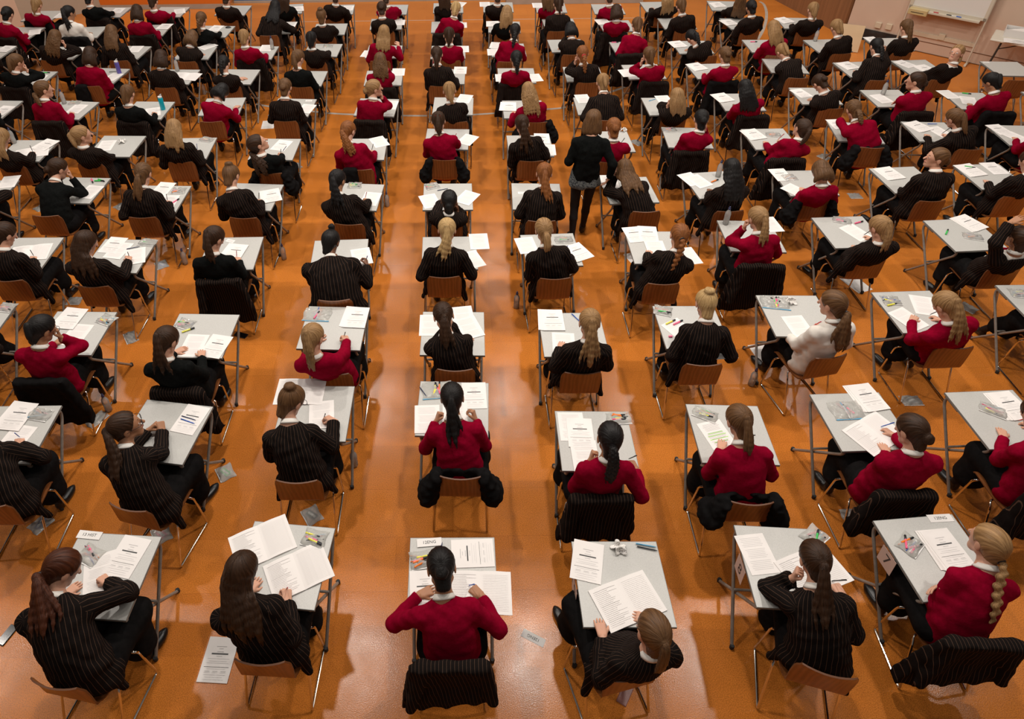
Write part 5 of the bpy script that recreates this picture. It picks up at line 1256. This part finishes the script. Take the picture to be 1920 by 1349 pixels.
    r = thing('folding_table', 'cream folding table on black legs beside the right wall', 'table', (c[0], c[1], 0), yt)
    mb = MB(); mb.box((0, 0, .72), (1.8, .62, .04), 0, None, .012); ob('tabletop', mb.build('tabletop', M['table']), r)
    for s_ in (-1, 1):
        mb = MB()
        for y in (-1, 1): mb.tube([(s_*.72, y*.24, .7), (s_*.78, y*.25, .012)], .014, 0, 8)
        mb.tube([(s_*.77, -.25, .1), (s_*.77, .25, .1)], .01, 0, 8); mb.tube([(s_*.74, 0, .5), (s_*.3, 0, .7)], .009, 0, 8); mb.tube([(s_*.74, -.25, .5), (s_*.74, .25, .5)], .009, 0, 8); ob('leg', mb.build('leg', M['black_metal']), r)
    for x, y, w_, h_, l in ((-.55, .12, .42, .13, 'open white box with papers on the near end of the folding table'), (-.02, .1, .4, .12, 'second white box further along the folding table')):
        q_ = np.array(r.location) + Rt @ V(x, y, .7405); b = thing('document_box', l, 'box', q_, yt + .08, 'white boxes on the table'); mb = MB(); t_ = .006
        for cx, cy, sx, sy in ((0, -.14, w_, t_), (0, .14, w_, t_), (-w_/2, 0, t_, .28), (w_/2, 0, t_, .28)): mb.box((cx, cy, h_/2), (sx, sy, h_))
        mb.box((0, 0, .004), (w_, .28, .008)); ob('box', mb.build('box', M['box']), b)
        for k in range(3):
            mb = MB(); mb.box((-.1 + .09*k, .02*k - .03, h_*.6 + .02*k), (.2, .22, .01), 0, np.array([[.97, 0, -.24], [0, 1, 0], [.24, 0, .97]])); o = tag(ob('paper_bundle', mb.build('paper_bundle', M['paper']), None, q_, yt), f'white paper bundle inside {"the nearer" if x < -.3 else "the further"} white box', 'papers', 'paper bundles in the white boxes')
    q_ = np.array(r.location) + Rt @ V(-.5, -.2, .7405); o = ob('paper_stack', PM['S'], None, q_, yt + .2); o.scale = (1.6, .8, 1); tag(o, 'loose papers on the front edge of the folding table', 'papers')
    # cream card and black bag by the wall
    w = at(1598, 112, 0); mb = MB(); mb.box((0, 0, .25), (.5, .012, .5), 0, np.array([[1, 0, 0], [0, .96, .28], [0, -.28, .96]])); o = ob('cream_board', mb.build('cream_board', M['cardboard']), None, (w[0] + .05, w[1] + .5, 0), -.4); tag(o, 'cream cardboard sheet standing against the black plastic by the wall', 'board')
    # light: round lamps in the hall ceiling, well above the frame
    for x in (-8.4, -5.1, -1.85, 1.4, 4.6, 7.9):
        for y, e in ((-.2, .22), (5.7, 1.3), (11.6, 1.0), (17.0, .6)):
            e *= 1.1 if abs(x) < 5 else .75
            la = bpy.data.lights.new('ceiling_lamp', 'AREA'); la.shape = 'DISK'; la.size = .35; la.energy = 122*e; la.color = (1.0, .92, .84)
            o = bpy.data.objects.new('ceiling_lamp', la); C.objects.link(o); o.location = (x, y, 8.0)
    wd = bpy.data.worlds.new('hall'); sc.world = wd; wd.use_nodes = True; wd.node_tree.nodes['Background'].inputs[0].default_value = (1, .91, .84, 1); wd.node_tree.nodes['Background'].inputs[1].default_value = .1
def build_teacher():
    w = at(1083, 447, 0); base = V(w[0], w[1] + .02, 0); u, v = 1112, 226; d = ray(u, v); t = (1.6 - CH)/d[2]; Hw = CAM + d*t; yaw = math.radians(-6); H = np.array([*rot(Hw[:2] - base[:2], -yaw), 1.6])
    H[0] = max(-.12, min(.12, H[0])); H[1] = max(-.1, min(.15, H[1]))
    hands = {'L': ('air', V(-.14, .24, 1.1), (.4, .9, .1), (0, 0, 1), 'flat'), 'R': ('air', V(.25, -.04, .86), (-.45, .1, -.9), (.8, -.3, 0), 'flat')}
    s = dict(id='T0', loc=tuple(base), rz=yaw, H=H, top='K', style='b', col='m', pose='x', lod=1, hands=hands, desk_edge=None, desk_x=0, skin='light', stand=True, label='woman walking up the aisle in black cardigan, patterned blouse and black tights', sz=1.02, collar=False, hy=8, hp=14, pole=dict(L=(-.35, -.7, -.6), R=(.6, -.8, .1)))
    r, _, _ = build_person(s); r['category'] = 'person'
build_seats(); build_items(); build_floor_things(); build_teacher(); build_hall()
cy = bpy.context.scene.cycles
cy.max_bounces = 5; cy.diffuse_bounces = 3; cy.glossy_bounces = 3; cy.transmission_bounces = 3; cy.transparent_max_bounces = 8; cy.caustics_reflective = False; cy.caustics_refractive = False; cy.sample_clamp_indirect = 4
